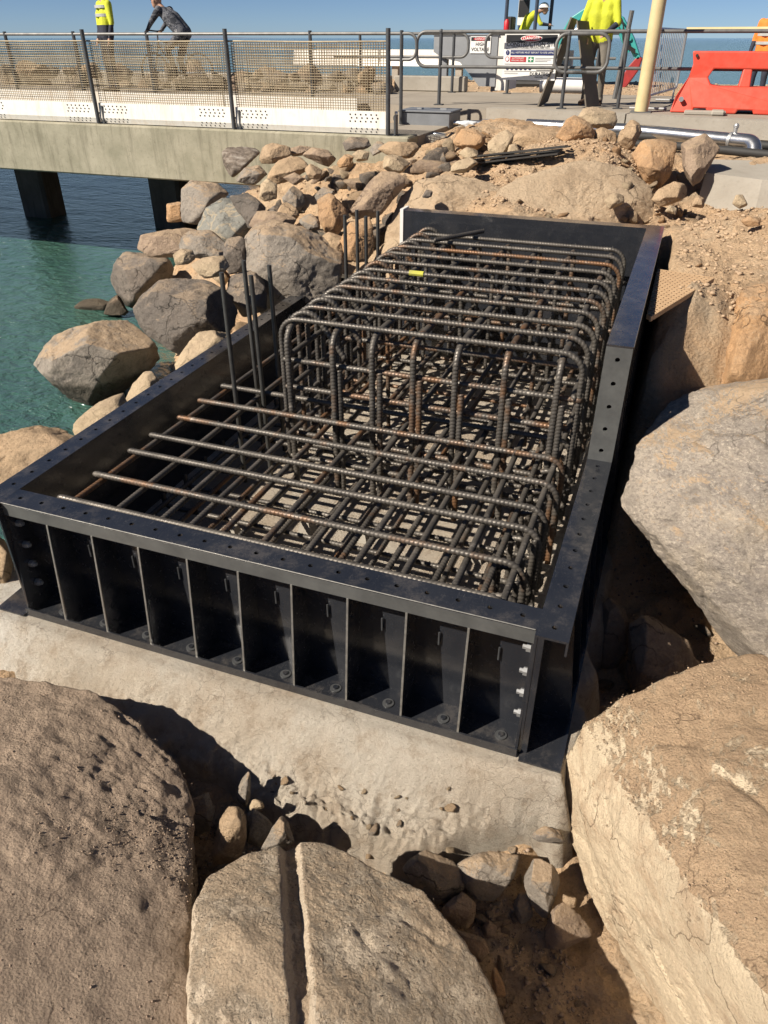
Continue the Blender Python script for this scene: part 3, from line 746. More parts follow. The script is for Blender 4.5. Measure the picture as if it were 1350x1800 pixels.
# ---- left shore
LS = [
 ('grey rock filling the hollow below the veined boulder', [(306,432),(332,406),(384,404),(404,430),(384,456),(330,460)], 'r_grey', dict(d=7.75, th=.7)),
 ('dark upright rock between the veined boulder and the smooth grey-tan one', [(384,446),(398,420),(428,414),(440,450),(436,482),(404,484)], 'r_dark', dict(d=7.45, th=.7)),
 ('brown slab above the smooth grey-tan boulder', [(436,396),(452,372),(492,368),(524,386),(510,404),(460,408)], 'r_brown', dict(d=7.85, th=.7)),
 ('tan rock propped between the smooth grey-tan boulder and the rods', [(560,420),(578,408),(606,418),(610,446),(584,452)], 'r_tan', dict(d=7.55, th=.7)),
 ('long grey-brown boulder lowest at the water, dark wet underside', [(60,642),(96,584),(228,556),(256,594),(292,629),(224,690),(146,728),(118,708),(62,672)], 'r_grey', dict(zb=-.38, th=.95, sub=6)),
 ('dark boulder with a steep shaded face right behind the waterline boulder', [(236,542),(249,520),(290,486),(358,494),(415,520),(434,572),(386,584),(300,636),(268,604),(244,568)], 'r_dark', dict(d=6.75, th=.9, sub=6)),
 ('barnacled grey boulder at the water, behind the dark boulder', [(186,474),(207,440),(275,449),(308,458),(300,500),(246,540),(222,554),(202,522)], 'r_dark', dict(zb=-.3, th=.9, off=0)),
 ('pale cream rock resting on the dark shore boulder', [(331,468),(352,453),(394,449),(403,468),(386,486),(357,496)], 'r_cream', dict(d=6.6, th=.8)),
 ('small cream rock beside the pale one on the shore boulders', [(300,452),(318,437),(338,440),(345,455),(325,470),(305,468)], 'r_cream', dict(d=6.95)),
 ('small grey rock wedged on top of the shore boulders', [(365,448),(376,436),(392,442),(392,452),(372,455)], 'r_grey', dict(d=7.1)),
 ('pale sandy boulder leaning on the outside of the left form wall', [(292,664),(330,604),(362,573),(400,566),(424,592),(400,640),(330,690)], 'r_cream', dict(d=6.35, th=.6)),
 ('small pale triangular rock against the left form wall', [(217,712),(233,676),(262,645),(296,668),(285,705),(240,735)], 'r_cream', dict(d=5.75, th=.6)),
 ('flat pale rock between the waterline boulder and left form wall', [(118,752),(176,706),(216,690),(235,715),(190,770),(135,785)], 'r_cream', dict(d=5.3, th=.6)),
 ('broad tan boulder at the left edge outside the form corner', [(-90,790),(-10,772),(50,752),(95,738),(134,765),(110,830),(20,890),(-100,900)], 'r_tan', dict(d=5.0, th=.8, off=0, sub=6)),
 ('tan rock under the front left corner of the form', [(-60,1010),(-40,940),(2,930),(24,970),(14,1040),(-40,1060)], 'r_tan', dict(d=4.75, th=.7)),
 ('large smooth grey-tan boulder behind the left form wall', [(428,500),(431,420),(450,396),(482,387),(560,410),(602,426),(624,470),(600,520),(560,545),(500,575),(455,560),(430,530)], 'r_grey', dict(d=7.5, th=.7, off=0, sub=6)),
 ('pinkish brown slab at the water below the footbridge', [(236,438),(248,414),(292,398),(345,404),(360,432),(310,452),(262,452)], 'r_brown', dict(d=8.5)),
 ('veined grey-green boulder in the middle of the shore rocks', [(345,402),(364,356),(400,342),(436,350),(442,392),(432,424),(402,441),(356,432)], 'r_quartz', dict(d=8.1, th=.7)),
 ('dark block with orange side leaning on the veined boulder', [(402,346),(440,338),(466,356),(466,384),(444,402),(432,400)], 'r_dark', dict(d=8.0)),
 ('tall grey block in front of the footbridge beam', [(319,332),(336,318),(382,322),(402,340),(370,360),(352,402),(322,404),(318,366)], 'r_grey', dict(d=8.7, th=.8)),
 ('small square orange rock in the gap below the footbridge', [(293,358),(322,354),(324,390),(293,393)], 'r_orange', dict(d=9.2)),
 ('low dark reef rock awash at the waterline', [(128,538),(140,527),(178,524),(206,536),(196,548),(140,548)], 'r_brown', dict(zb=WL - .04, off=0, th=.9, sub=4)),
 ('reddish rock at the foot of the barnacled boulder', [(182,552),(188,530),(206,518),(226,548),(214,560)], 'r_brown', dict(zb=-.36, off=0)),
 ('shaded rock tucked behind the four front rods', [(398,520),(404,480),(440,470),(470,500),(468,545),(430,560)], 'r_dark', dict(d=7.2)),
]
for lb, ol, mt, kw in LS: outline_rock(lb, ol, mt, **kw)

# ---- pile behind
BP = [
 ('huge sandy earth-caked rock mass directly behind the left of the back panel', [(664,470),(676,400),(700,345),(740,318),(800,305),(870,305),(915,325),(900,372),(860,420),(760,460)], 'r_caked', dict(d=8.0, th=.45, off=0, sub=6, fine=.012, amp=(.035, .02))),
 ('broken tan rock mass with a dark fractured face behind the back panel', [(850,420),(868,350),(905,312),(960,292),(1040,285),(1105,298),(1140,330),(1165,400),(1100,440),(950,440)], 'r_caked', dict(d=7.75, th=.4, off=0, sub=6, fine=.014, amp=(.035, .022), push=(.1, .25), crack=.03)),
 ('dark streaked boulder like old timber against the bridge beam', [(391,268),(400,259),(452,259),(458,274),(442,294),(408,318),(394,295)], 'r_streak', dict(d=9.15)),
 ('tan lumpy boulder next to the streaked one under the fence', [(456,276),(465,254),(482,251),(508,256),(512,272),(482,290),(460,290)], 'r_tan', dict(d=9.1)),
 ('dark brown rock along the beam behind the tan lumpy boulder', [(505,262),(528,256),(548,258),(540,272),(512,276)], 'r_brown', dict(d=9.25)),
 ('smooth pale grey rock below the streaked boulder', [(410,318),(430,296),(456,290),(470,306),(446,326)], 'r_grey', dict(d=8.8)),
 ('long slab pointing down the slope in the rock pile', [(466,304),(480,286),(510,275),(546,278),(552,292),(532,304),(510,318),(488,324),(470,316)], 'r_tan', dict(d=8.6, th=.6)),
 ('brown angular rock at the top of the pile below the fence', [(530,274),(548,259),(576,264),(592,280),(578,294),(552,284)], 'r_brown', dict(d=8.9)),
 ('dark blue-grey block at the end of the footbridge beam', [(602,252),(615,240),(646,242),(653,258),(641,267),(608,266)], 'r_dark', dict(d=9.0)),
 ('grey wedge rock beside the dark blue-grey block', [(649,264),(662,247),(679,250),(677,264),(656,274)], 'r_grey', dict(d=8.9)),
 ('orange and dark rock below the blue-grey block', [(591,286),(610,268),(622,276),(613,294),(597,295)], 'r_orange', dict(d=8.7)),
 ('small cream rock below the grey wedge rock', [(619,272),(632,262),(649,268),(646,282),(628,285)], 'r_cream', dict(d=8.65)),
 ('bright cream rock above the large brown slab', [(669,292),(675,275),(690,271),(713,277),(724,292),(711,304),(680,304)], 'r_cream', dict(d=8.3)),
 ('large tilted brown slab behind the far group of rods', [(613,372),(648,322),(670,303),(706,302),(719,318),(694,348),(664,384),(640,390),(618,382)], 'r_brown', dict(d=7.9, th=.6, sub=6)),
 ('upright orange rock left of the far rods', [(558,352),(578,340),(594,342),(610,370),(606,402),(588,424),(574,416),(561,386)], 'r_orange', dict(d=7.75, th=.7)),
 ('grey-brown rock halfway up the pile', [(488,346),(510,323),(531,338),(537,358),(526,372),(504,364)], 'r_grey', dict(d=8.2)),
 ('tan rock under the grey-brown rock in the pile', [(486,374),(500,352),(521,364),(527,382),(516,392),(494,388)], 'r_tan', dict(d=8.0)),
 ('greenish grey rock above the large smooth boulder', [(523,388),(545,374),(562,385),(562,402),(540,406)], 'r_grey', dict(d=7.8)),
 ('pale orange block right behind the far rods', [(598,424),(614,392),(650,380),(662,396),(660,446),(642,462),(604,456)], 'r_orange', dict(d=7.45, th=.6)),
 ('bright faced block beside the veined boulder', [(456,347),(459,320),(475,311),(492,329),(492,348),(466,354)], 'r_cream', dict(d=8.3)),
 ('flat brown stone midway in the pile', [(498,312),(520,302),(538,314),(516,328)], 'r_brown', dict(d=8.4)),
 ('pinkish stone near the top middle of the pile', [(533,302),(545,287),(567,299),(561,316),(545,314)], 'r_tan', dict(d=8.45)),
 ('round grey stone just above the upright orange rock', [(551,342),(565,326),(589,334),(582,354),(560,358)], 'r_grey', dict(d=8.05)),
 ('dark angular stone in a shaded hollow of the pile', [(466,372),(480,358),(498,372),(492,396),(470,398)], 'r_dark', dict(d=8.05)),
 ('brown boulder at the head of the pile by the steel box', [(664,262),(690,245),(731,247),(738,262),(726,278),(690,280)], 'r_tan', dict(d=8.75)),
 # right, along the deck
 ('brown topped boulder left of the stacked flat bars', [(793,247),(805,228),(830,225),(855,230),(852,256),(836,264),(810,264)], 'r_orange', dict(d=8.75)),
 ('small cream rock left of the stacked flat bars', [(806,270),(818,258),(841,264),(844,277),(820,280)], 'r_cream', dict(d=8.2)),
 ('cream angular rock behind the stacked flat bars', [(853,258),(870,235),(891,229),(903,238),(897,268),(880,284),(864,278)], 'r_cream', dict(d=8.5)),
 ('wide grey-tan boulder behind the stacked flat bars', [(888,258),(910,231),(941,224),(971,227),(990,246),(982,264),(950,276),(900,274)], 'r_tan', dict(d=8.75)),
 ('small pale rock just above the stacked flat bars', [(890,278),(895,255),(906,252),(917,270),(909,282)], 'r_cream', dict(d=8.4)),
 ('flat cream rock at the left end of the stacked flat bars', [(786,304),(800,285),(830,274),(843,285),(816,304)], 'r_cream', dict(d=7.95)),
 ('small dark grey stone alone on the sandy mound', [(741,347),(749,333),(761,335),(758,349)], 'r_dark', dict(d=7.6, sub=4)),
 ('pale topped rock crowning the heap below the handrail', [(1016,206),(1026,190),(1050,186),(1079,189),(1084,210),(1079,228),(1050,226),(1028,218)], 'r_cream', dict(d=8.75, th=.9)),
 ('rounded orange boulder left of the crowning rock', [(976,241),(996,211),(1011,202),(1034,211),(1045,230),(1042,252),(1000,260)], 'r_orange', dict(d=8.35, th=.9)),
 ('small tan rock under the crowning rock', [(1041,232),(1060,222),(1081,231),(1085,250),(1068,258),(1048,250)], 'r_tan', dict(d=8.45)),
 ('grey-yellow rock with a split face right of the crowning rock', [(1082,252),(1090,232),(1108,209),(1123,217),(1128,232),(1120,252),(1108,266),(1090,260)], 'r_tan', dict(d=8.3)),
 ('big orange boulder hanging over the right end of the mound', [(1104,273),(1134,243),(1165,239),(1194,247),(1197,266),(1187,302),(1158,332),(1139,324),(1123,301)], 'r_orange', dict(d=7.9, th=.85, sub=6)),
 ('big brown boulder beside the orange one by the concrete block', [(1194,252),(1214,235),(1232,227),(1251,244),(1265,262),(1247,288),(1231,318),(1212,330),(1201,317),(1198,282)], 'r_brown', dict(d=7.85, th=.8, sub=6)),
 ('brown rock wedged under the two big hanging boulders', [(1144,352),(1154,334),(1185,319),(1212,326),(1210,348),(1186,357),(1160,364)], 'r_tan', dict(d=7.5)),
 ('small pink stone at the foot of the concrete block', [(1215,364),(1224,341),(1238,349),(1238,366)], 'r_tan', dict(d=7.2, sub=4)),
 ('small cream stone below the wedged rock', [(1168,372),(1178,359),(1190,366),(1188,378)], 'r_cream', dict(d=7.0, sub=4)),
 ('cream stone lying on the orange slope near the concrete block', [(1287,358),(1292,338),(1304,340),(1315,360),(1300,367)], 'r_cream', dict(d=6.6, sub=4)),
 ('cracked tan lump on the right slope above the grating', [(1302,388),(1318,378),(1338,383),(1336,398),(1312,400)], 'r_orange', dict(d=6.2, sub=4)),
 ('broken lump in the cut face of the mound', [(1062,352),(1075,338),(1098,342),(1096,362),(1070,368)], 'r_cream', dict(d=7.4, sub=4)),
]
for lb, ol, mt, kw in BP: outline_rock(lb, ol, mt, **kw)

# ---- stones wedged between the foreground boulders
FG = [
 ('shaded squarish stone by the groove boulder, leftmost of the wedged stones', [(321,1442),(330,1410),(366,1392),(377,1420),(371,1467),(324,1467)], 'r_grey', dict(zb=-.35)),
 ('long upright tan stone between the left and grooved boulders', [(368,1522),(384,1450),(395,1415),(416,1411),(431,1435),(434,1476),(420,1508),(394,1526)], 'r_tan', dict(zb=-.25)),
 ('slim stone standing at the edge of the concrete pad', [(412,1402),(424,1366),(440,1354),(442,1396),(433,1420)], 'r_grey', dict(zb=-.25)),
 ('small white stone among the wedged stones', [(436,1420),(445,1403),(461,1409),(464,1421),(440,1425)], 'r_cream', dict(zb=-.2, sub=4)),
 ('half shaded stone under the small white one', [(434,1432),(445,1421),(482,1450),(462,1492),(434,1482)], 'r_grey', dict(zb=-.28)),
 ('pointed triangular stone at the top of the grooved boulder', [(457,1494),(480,1455),(497,1431),(513,1455),(517,1480),(490,1496)], 'r_grey', dict(zb=-.2)),
 ('rounded shaded stone right of the grooved boulder top', [(705,1537),(715,1510),(740,1491),(796,1514),(815,1535),(814,1562),(770,1594),(728,1568)], 'r_grey', dict(zb=-0.5)),
 ('smaller shaded stone below the rounded one', [(770,1600),(800,1575),(821,1565),(837,1590),(832,1618),(816,1640)], 'r_brown', dict(zb=-0.55)),
 ('broad shaded block embedded under the edge of the concrete pad', [(800,1512),(840,1494),(912,1504),(907,1542),(882,1586),(840,1580),(808,1552)], 'r_grey', dict(zb=-0.5)),
 ('oblong stone half in sun left of the tan boulder', [(918,1542),(925,1512),(971,1511),(982,1546),(980,1592),(956,1620),(934,1592)], 'r_grey', dict(zb=-0.5)),
 ('thin dark stone leaning on the oblong one', [(901,1592),(915,1564),(934,1575),(939,1612),(915,1626)], 'r_grey', dict(zb=-0.58, sub=4)),
 ('brown humped stone in the shaded gap', [(956,1644),(965,1604),(990,1587),(1021,1610),(1047,1642),(1000,1666),(960,1668)], 'r_brown', dict(zb=-0.58)),
 ('small tan stone perched beside the humped one', [(987,1582),(990,1572),(1017,1579),(1013,1597),(1000,1600)], 'r_tan', dict(zb=-0.45, sub=4)),
 ('reddish slab along the right side of the grooved boulder', [(790,1632),(820,1640),(851,1650),(859,1672),(842,1696),(800,1664)], 'r_brown', dict(zb=-0.55)),
 ('thin orange splinter of stone by the grooved boulder', [(861,1702),(867,1690),(886,1730),(890,1754),(870,1756)], 'r_orange', dict(zb=-0.62, sub=4)),
 ('small round brown stone in the middle of the gap', [(846,1627),(860,1616),(876,1630),(866,1650),(850,1648)], 'r_brown', dict(zb=-0.6, sub=4)),
 ('pale chip of stone by the right end of the concrete pad', [(930,1470),(955,1450),(990,1462),(995,1480),(950,1482)], 'r_grey', dict(zb=-.3, sub=4)),
]
for lb, ol, mt, kw in FG: outline_rock(lb, ol, mt, **kw)

# ================================================================== LOOSE STONES AND GRIT
STONE = []
for k in range(8):
    P = rng.normal(size=(9, 3)); P /= np.linalg.norm(P, axis=1)[:, None]; P *= np.array([1, .8, .65])
    V, F = rock_mesh(P, sub=3, p=50, amp=(.05, .03), seed=k * 7.7, chips=8, chip=(.8, .95))
    V = V / np.abs(V).max(); V[:, 2] -= V[:, 2].min() * .6
    STONE.append((V, F))
def stones(n, region, size, mats, label, group, name='stone', cat='stone', zf=gz, sink=.25):
    done = 0; meshes = {}
    while done < n:
        x, y = region()
        z = float(zf(np.array([x]), np.array([y]))[0])
        if x < -.4 and z < WL + .05: continue
        k = random.randrange(8); mt = random.choice(mats); s = size[0] + (size[1] - size[0]) * random.random() ** 2.2
        if (k, mt) not in meshes: meshes[k, mt] = mesh_of('stone', STONE[k][0], STONE[k][1], M[mt], True)
        o = bpy.data.objects.new(name, meshes[k, mt]); COL.objects.link(o)
        o.location = (x, y, z - sink * s * .3); o.scale = (s, s * random.uniform(.7, 1.1), s * random.uniform(.7, 1.1))
        o.rotation_euler = (random.uniform(-.5, .5), random.uniform(-.5, .5), random.uniform(0, 6.3))
        tag(o, label, cat, group); done += 1
def poly_region(pts):
    pts = [np.array(p[:2], float) for p in pts]
    lo = np.min(pts, 0); hi = np.max(pts, 0)
    def inside(x, y):
        c = False; j = len(pts) - 1
        for i in range(len(pts)):
            (xi, yi), (xj, yj) = pts[i], pts[j]
            if (yi > y) != (yj > y) and x < (xj - xi) * (y - yi) / (yj - yi) + xi: c = not c
            j = i
        return c
    def f():
        while True:
            x, y = random.uniform(lo[0], hi[0]), random.uniform(lo[1], hi[1])
            if inside(x, y): return x, y
    return f
R_PILE = poly_region([(-1.6, 6.1), (-.4, 5.5), (.3, 5.6), (.7, 6.8), (.6, 7.3), (-3.0, 7.4), (-3.2, 6.9)])
R_HEAP = poly_region([(.2, 6.6), (1.2, 6.5), (1.4, 7.9), (.2, 8.1)])
R_MOUND = poly_region([(.6, 5.3), (3.0, 5.3), (3.2, 7.3), (.8, 7.6)])
R_SLOPE = poly_region([(3.3, 3.0), (5.0, 3.0), (5.4, 6.8), (3.3, 6.6)])
R_CUT = poly_region([(2.0, 5.5), (3.3, 5.4), (3.5, 6.3), (2.4, 6.5)])
R_GAP = poly_region([(2.75, -.5), (3.15, -.35), (3.55, -.9), (3.6, -1.3), (3.0, -1.4), (2.75, -.9)])
R_GAPL = poly_region([(1.35, -.75), (2.1, -.75), (2.0, -1.0), (1.5, -1.1)])
R_TRENCH = poly_region([(3.25, 0.1), (3.6, .1), (4.0, 1.3), (3.9, 2.5), (3.3, 2.4)])
R_SHORE = poly_region([(-.4, 2.2), (-.45, 4.9), (-1.8, 6.2), (-2.6, 6.0), (-1.8, 3.4), (-1.0, 2.0)])
stones(70, R_PILE, (.05, .16), ['r_grey', 'r_tan', 'r_brown', 'r_cream', 'r_dark'], 'small angular stone filling the rock pile below the bridge fence', 'stones in the rock pile')
stones(34, R_PILE, (.17, .34), ['r_grey', 'r_tan', 'r_brown', 'r_dark'], 'larger angular rock packed into the rock pile below the bridge fence', 'rocks in the rock pile', 'rock', 'rock', sink=1.6)
stones(60, R_HEAP, (.03, .13), ['r_cream', 'r_tan', 'r_orange'], 'small pale stone in the rubble heap left of the stacked flat bars', 'stones in the rubble heap')
stones(40, R_MOUND, (.015, .06), ['r_cream', 'r_tan', 'r_orange'], 'pebble lying on the sandy mound behind the form', 'pebbles on the mound', 'pebble', 'pebble')
stones(60, R_CUT, (.03, .11), ['r_tan', 'r_orange', 'r_cream', 'r_brown'], 'clod of earth and stone in the broken face of the mound', 'clods in the cut face', 'clod', 'clod')
stones(28, R_SLOPE, (.02, .08), ['r_orange', 'r_cream', 'r_tan'], 'small stone scattered on the orange slope right of the form', 'stones on the right slope')
stones(55, R_GAP, (.015, .05), ['r_brown', 'r_grey', 'r_tan'], 'small stone in the shaded gap between the foreground boulders', 'stones in the foreground gap')
stones(10, R_GAPL, (.03, .07), ['r_brown', 'r_grey'], 'small stone beside the left foreground boulder at the pad edge', 'stones by the left boulder')
stones(20, R_TRENCH, (.02, .09), ['r_brown', 'r_orange', 'r_grey'], 'small stone in the dark trench right of the form', 'stones in the trench')
stones(34, R_SHORE, (.08, .34), ['r_grey', 'r_tan', 'r_cream'], 'small stone lodged between the shore boulders', 'stones among the shore boulders')

def grit(name, label, pts, size, mat):
    """thousands of grains in one mesh"""
    V0, F0 = ico(1); n = len(pts); V0 = V0 * 1.0
    sc = size[0] + (size[1] - size[0]) * rng.random(n) ** 4
    ang = rng.random(n) * 6.283; ca, sa = np.cos(ang), np.sin(ang)
    jit = 1 + .35 * rng.normal(size=(n, len(V0), 1)).clip(-1, 1) 
    A = V0[None] * jit * (sc[:, None, None]) * np.array([1, .8, .6])
    X = A[..., 0] * ca[:, None] - A[..., 1] * sa[:, None]; Y = A[..., 0] * sa[:, None] + A[..., 1] * ca[:, None]
    W = np.stack([X, Y, A[..., 2]], 2) + np.asarray(pts)[:, None]
    F = (F0[None] + (np.arange(n) * len(V0))[:, None, None]).reshape(-1, 3)
    o = add(name, W.reshape(-1, 3), F, mat, base=(0, 0, 0)); return tag(o, label, 'grit', None, 'stuff')
def ground_pts(region, n, zf=gz):
    q = np.array([region() for _ in range(n)]); return np.c_[q, zf(q[:, 0], q[:, 1]) + .002]
grit('grit', 'fine gravel over the mound, slopes and rubble heap', np.vstack([ground_pts(R_MOUND, 4200), ground_pts(R_SLOPE, 4200), ground_pts(R_CUT, 900), ground_pts(R_HEAP, 1300), ground_pts(R_PILE, 900)]), (.004, .03), M['grit_tan'])
grit('grit', 'dark crumbs of earth in the foreground gap and trench', np.vstack([ground_pts(R_GAP, 1700), ground_pts(R_GAPL, 500), ground_pts(R_TRENCH, 900)]), (.003, .016), M['grit_brown'])
R_PADF = poly_region([(1.5, -.78), (2.3, -.72), (2.9, -.55), (3.2, -.36), (3.1, -.28), (2.5, -.46), (1.6, -.58)])
stones(34, R_PADF, (.012, .05), ['r_cream', 'r_grey', 'r_tan'], 'small crumbled stone along the broken front edge of the concrete pad', 'stones at the pad edge', zf=pad_z)
def on_object(o, n, zmin=.55, dens=3.0):
    me = o.data; P = np.empty(len(me.vertices) * 3, np.float32); me.vertices.foreach_get('co', P); P = P.reshape(-1, 3)
    N = np.empty(len(me.vertices) * 3, np.float32); me.vertices.foreach_get('normal', N); N = N.reshape(-1, 3)
    w = (N[:, 2] > zmin) * np.clip(fbm(P * dens, 3) + .18, 0, 1) ** 1.5; w = w / w.sum()
    i = rng.choice(len(P), n, p=w)
    return P[i] + np.array(o.location) + rng.normal(size=(n, 3)) * [.012, .012, 0]
_big = {o['label'][:9]: o for o in bpy.data.objects if o.name.startswith('boulder') and 'label' in o}
grit('grit', 'grit scattered over the dark brown boulder in the lower left', on_object(_big['huge dark'], 3500), (.0012, .0055), M['grit_brown'])
grit('grit', 'grit and dirt crumbs on the tan boulder in the lower right', on_object(_big['large tan'], 3500), (.0012, .006), M['grit_tan'])
_g2 = ga + (gb - ga) * rng.random((700, 1)); _g2[:, 2] = ga[2] + (gb[2] - ga[2]) * 0 
grit('grit', 'grit lying on the grooved boulder', on_object(_big['grey-tan '], 700), (.001, .004), M['grit_brown'])

# ================================================================== STEEL FORMWORK
W, L, H1, H2, YS, T, TB, XL = 3.0, 4.72, .77, 1.50, 1.516, .146, .216, .673
PL = .012
form = thing('steel_formwork', 'black steel formwork box bolted from ribbed panels around the reinforcement', 'formwork', (1.5, 2.3, 0))
def perf(mb, org, eu, ev, en, length, width, pitch, r, first=None, thick=PL, off=0.5):
    """perforated strip: cells along eu with a round hole in each; ev across, en = outward normal"""
    org, eu, ev, en = [np.array(v, float) for v in (org, eu, ev, en)]
    n = max(1, int(round(length / pitch))); pc = length / n
    for i in range(n):
        o = org + eu * (i * pc); c = o + eu * pc / 2 + ev * width * off
        V = []; K = 16
        per = []
        for k in range(K):
            a = 2 * math.pi * k / K + math.pi / 16 * 0; du, dv = math.cos(a), math.sin(a)
            tu = (pc / 2) / abs(du) if abs(du) > 1e-9 else 1e9
            wv = width * (1 - off) if dv > 0 else width * off
            tv = wv / abs(dv) if abs(dv) > 1e-9 else 1e9
            # corners snapped
            t = min(tu, tv); per.append((du * t, dv * t))
        cor = [(pc / 2, width * (1 - off)), (-pc / 2, width * (1 - off)), (-pc / 2, -width * off), (pc / 2, -width * off)]
        for cu, cv in cor:
            j = min(range(K), key=lambda q: (per[q][0] - cu) ** 2 + (per[q][1] - cv) ** 2); per[j] = (cu, cv)
        for lay in (0, 1):
            for u, v in per: V.append(c + eu * u + ev * v - en * thick * lay)
            for k in range(K):
                a = 2 * math.pi * k / K; V.append(c + eu * r * math.cos(a) + ev * r * math.sin(a) - en * thick * lay)
        F = []
        for k in range(K):
            j = (k + 1) % K
            F += [(k, j, K + j, K + k), (2 * K + k, 3 * K + k, 3 * K + j, 2 * K + j), (K + k, K + j, 3 * K + j, 3 * K + k), (k, 2 * K + k, 2 * K + j, j)]
        mb.raw(V, F)
def hexnut(mb, c, axis, r=.02, l=.022):
    c = np.array(c, float); ax = np.array(axis, float)
    u = np.array([0, 0, 1.0]); v = np.cross(ax, u)
    V = []; 
    for s_, q in ((0, r), (l, r), (l, r * .55), (l + .018, r * .55)):
        for k in range(6):
            a = math.pi / 3 * k; V.append(c + ax * s_ + q * (u * math.cos(a) + v * math.sin(a)))
    F = [(0, 1, 2, 3, 4, 5)] + [(i * 6 + k, i * 6 + (k + 1) % 6, i * 6 + 6 + (k + 1) % 6, i * 6 + 6 + k) for i in range(3) for k in range(6)] + [(23, 22, 21, 20, 19, 18)]
    mb.raw(V, F)
LIP, BLIP = .085, .055
def stiffener(mb, o, a_out, a_len, z0, z1, t_top, t_bot, th=.01):
    """trapezoid plate standing on the outside of a plate; o = (x,y) on the plate, a_out outward dir, a_len along dir"""
    o = np.array([o[0], o[1], 0.0]); a = np.array([*a_out, 0.0]); l = np.array([*a_len, 0.0]) * th / 2
    z = np.array([0, 0, 1.0])
    q = [o + z * z0, o + a * t_bot + z * z0, o + a * t_top + z * z1, o + z * z1]
    V = [p - l for p in q] + [p + l for p in q]
    mb.raw(V, [(0, 1, 2, 3), (7, 6, 5, 4), (0, 4, 5, 1), (1, 5, 6, 2), (2, 6, 7, 3), (3, 7, 4, 0)])
def welded_edge(mb, o, a_out, a_len, z0, z1, t_top, t_bot, th=.0104):
    """bright sheared outer edge of a stiffener, 3 mm deep and just proud of the paint"""
    o = np.array([o[0], o[1], 0.0]); a = np.array([*a_out, 0.0]); l = np.array([*a_len, 0.0]) * th / 2; z = np.array([0, 0, 1.0])
    q = [o + a * (t_bot - .002) + z * z0, o + a * (t_bot + .0015) + z * z0, o + a * (t_top + .0015) + z * z1, o + a * (t_top - .002) + z * z1]
    V = [p - l for p in q] + [p + l for p in q]
    mb.raw(V, [(0, 1, 2, 3), (7, 6, 5, 4), (0, 4, 5, 1), (1, 5, 6, 2), (2, 6, 7, 3), (3, 7, 4, 0)])

# --- front panel
mb = MB()
mb.box((0, -PL, 0), (W, 0, H1 - PL))
mb.box((.002, -TB, 0.002), (W - .002, -PL, PL)); mb.box((.002, -TB, PL), (W - .002, -TB + .01, BLIP))
perf(mb, (0, -T, H1), (1, 0, 0), (0, 1, 0), (0, 0, 1), W, T, .15, .013)
front = mb.build('front_panel', M['black'], form)
mb = MB(); mb.box((.002, -T - .001, H1 - LIP), (W - .002, -T + .01, H1 - PL)); mb.build('flange_lip', M['lip'], front)
mb = MB(); mb.tube([(.004, -T - .001, H1 - .003), (W - .004, -T - .001, H1 - .003)], .0028, 6); mb.build('worn_edge', M['edge'], front)
for i in range(1, 10):
    x = .3 * i; mb = MB(); stiffener(mb, (x, -PL), (0, -1), (1, 0), PL, H1 - PL, T - PL - .012, TB - PL - .012)
    s_ = mb.build('stiffener', M['black'], front)
    mb = MB(); welded_edge(mb, (x, -PL), (0, -1), (1, 0), BLIP, H1 - LIP, T - PL + .002, TB - PL - .006); mb.build('cut_edge', M['edge'], front)
for i in range(10):
    x = .3 * i + .13; mb = MB(); mb.tube([(x, -PL - .012, .42), (x, -PL - .012, .50)], .0045, 6); mb.build('tie_stud', M['rail'], front)
    x = .3 * i + .2; mb = MB(); mb.tube([(x, -.12, PL + .001), (x, -.12, PL + .007)], .03, 18); mb.build('anchor_washer', M['rail'], front)
    mb = MB(); mb.tube([(x, -.12, PL + .007), (x, -.12, PL + .016)], .014, 12); mb.build('anchor_bolt', M['black'], front)
for x, ax in ((W - .002, -1), (.002, 1)):
    mb = MB(); x1 = x + ax * .012
    poly = [(-PL, PL), (-TB + .012, PL), (-T + .011, H1 - LIP), (-T + .011, H1 - PL), (-PL, H1 - PL)]
    mb.prism(poly, 'x', min(x, x1), max(x, x1)); mb.build('end_plate', M['black'], front)
    for z in (.17, .31, .45, .60):
        mb = MB(); hexnut(mb, (x1, -.085 if ax < 0 else -.09, z), (ax, 0, 0), .022, .024); mb.build('bolt', M['galv'], front)

# --- right panel, low part and high part
mb = MB(); yf = -.185
mb.box((W, yf, 0), (W + PL, YS, H1 - PL)); mb.box((W, YS, 0), (W + PL, L + .01, H2 - PL))
mb.box((W + T - .01, yf + .002, H1 - LIP), (W + T, YS - .002, H1 - PL))
mb.box((W + PL, -.235, 0.002), (W + TB, L, PL))
perf(mb, (W, yf, H1), (0, 1, 0), (1, 0, 0), (0, 0, 1), YS - yf, T, .15, .013)
mb.box((W, YS, H2 - PL), (W + T, L + T, H2)); mb.box((W + T - .01, YS + .003, H2 - .10), (W + T + .001, L + T, H2 - PL))
mb.prism([(W + .01, H1 - .004), (W + T, H1 - .004), (W + T, H1 - .075)], 'y', YS, YS + PL)
right = mb.build('right_panel', M['black'], form)
mb = MB(); perf(mb, (W, YS - .001, H1 - .004), (0, 0, 1), (1, 0, 0), (0, -1, 0), H2 - H1 - .008, T, .145, .014); mb.build('joint_flange', M['lip'], right)
mb = MB(); mb.tube([(W + T + .001, YS + .01, H2 - .003), (W + T + .001, L + T, H2 - .003)], .003, 6); mb.build('worn_edge', M['edge'], right)
for i in range(17):
    y = .1 + .3 * i
    if abs(y - YS) < .03: y += .06
    hi_ = y > YS; mb = MB(); z1 = (H2 if hi_ else H1) - PL
    if y < L + .1:
        stiffener(mb, (W + PL, y), (1, 0), (0, 1), PL, z1 - .001, T - PL - .012, TB - PL - .004); mb.build('stiffener', M['black'], right)
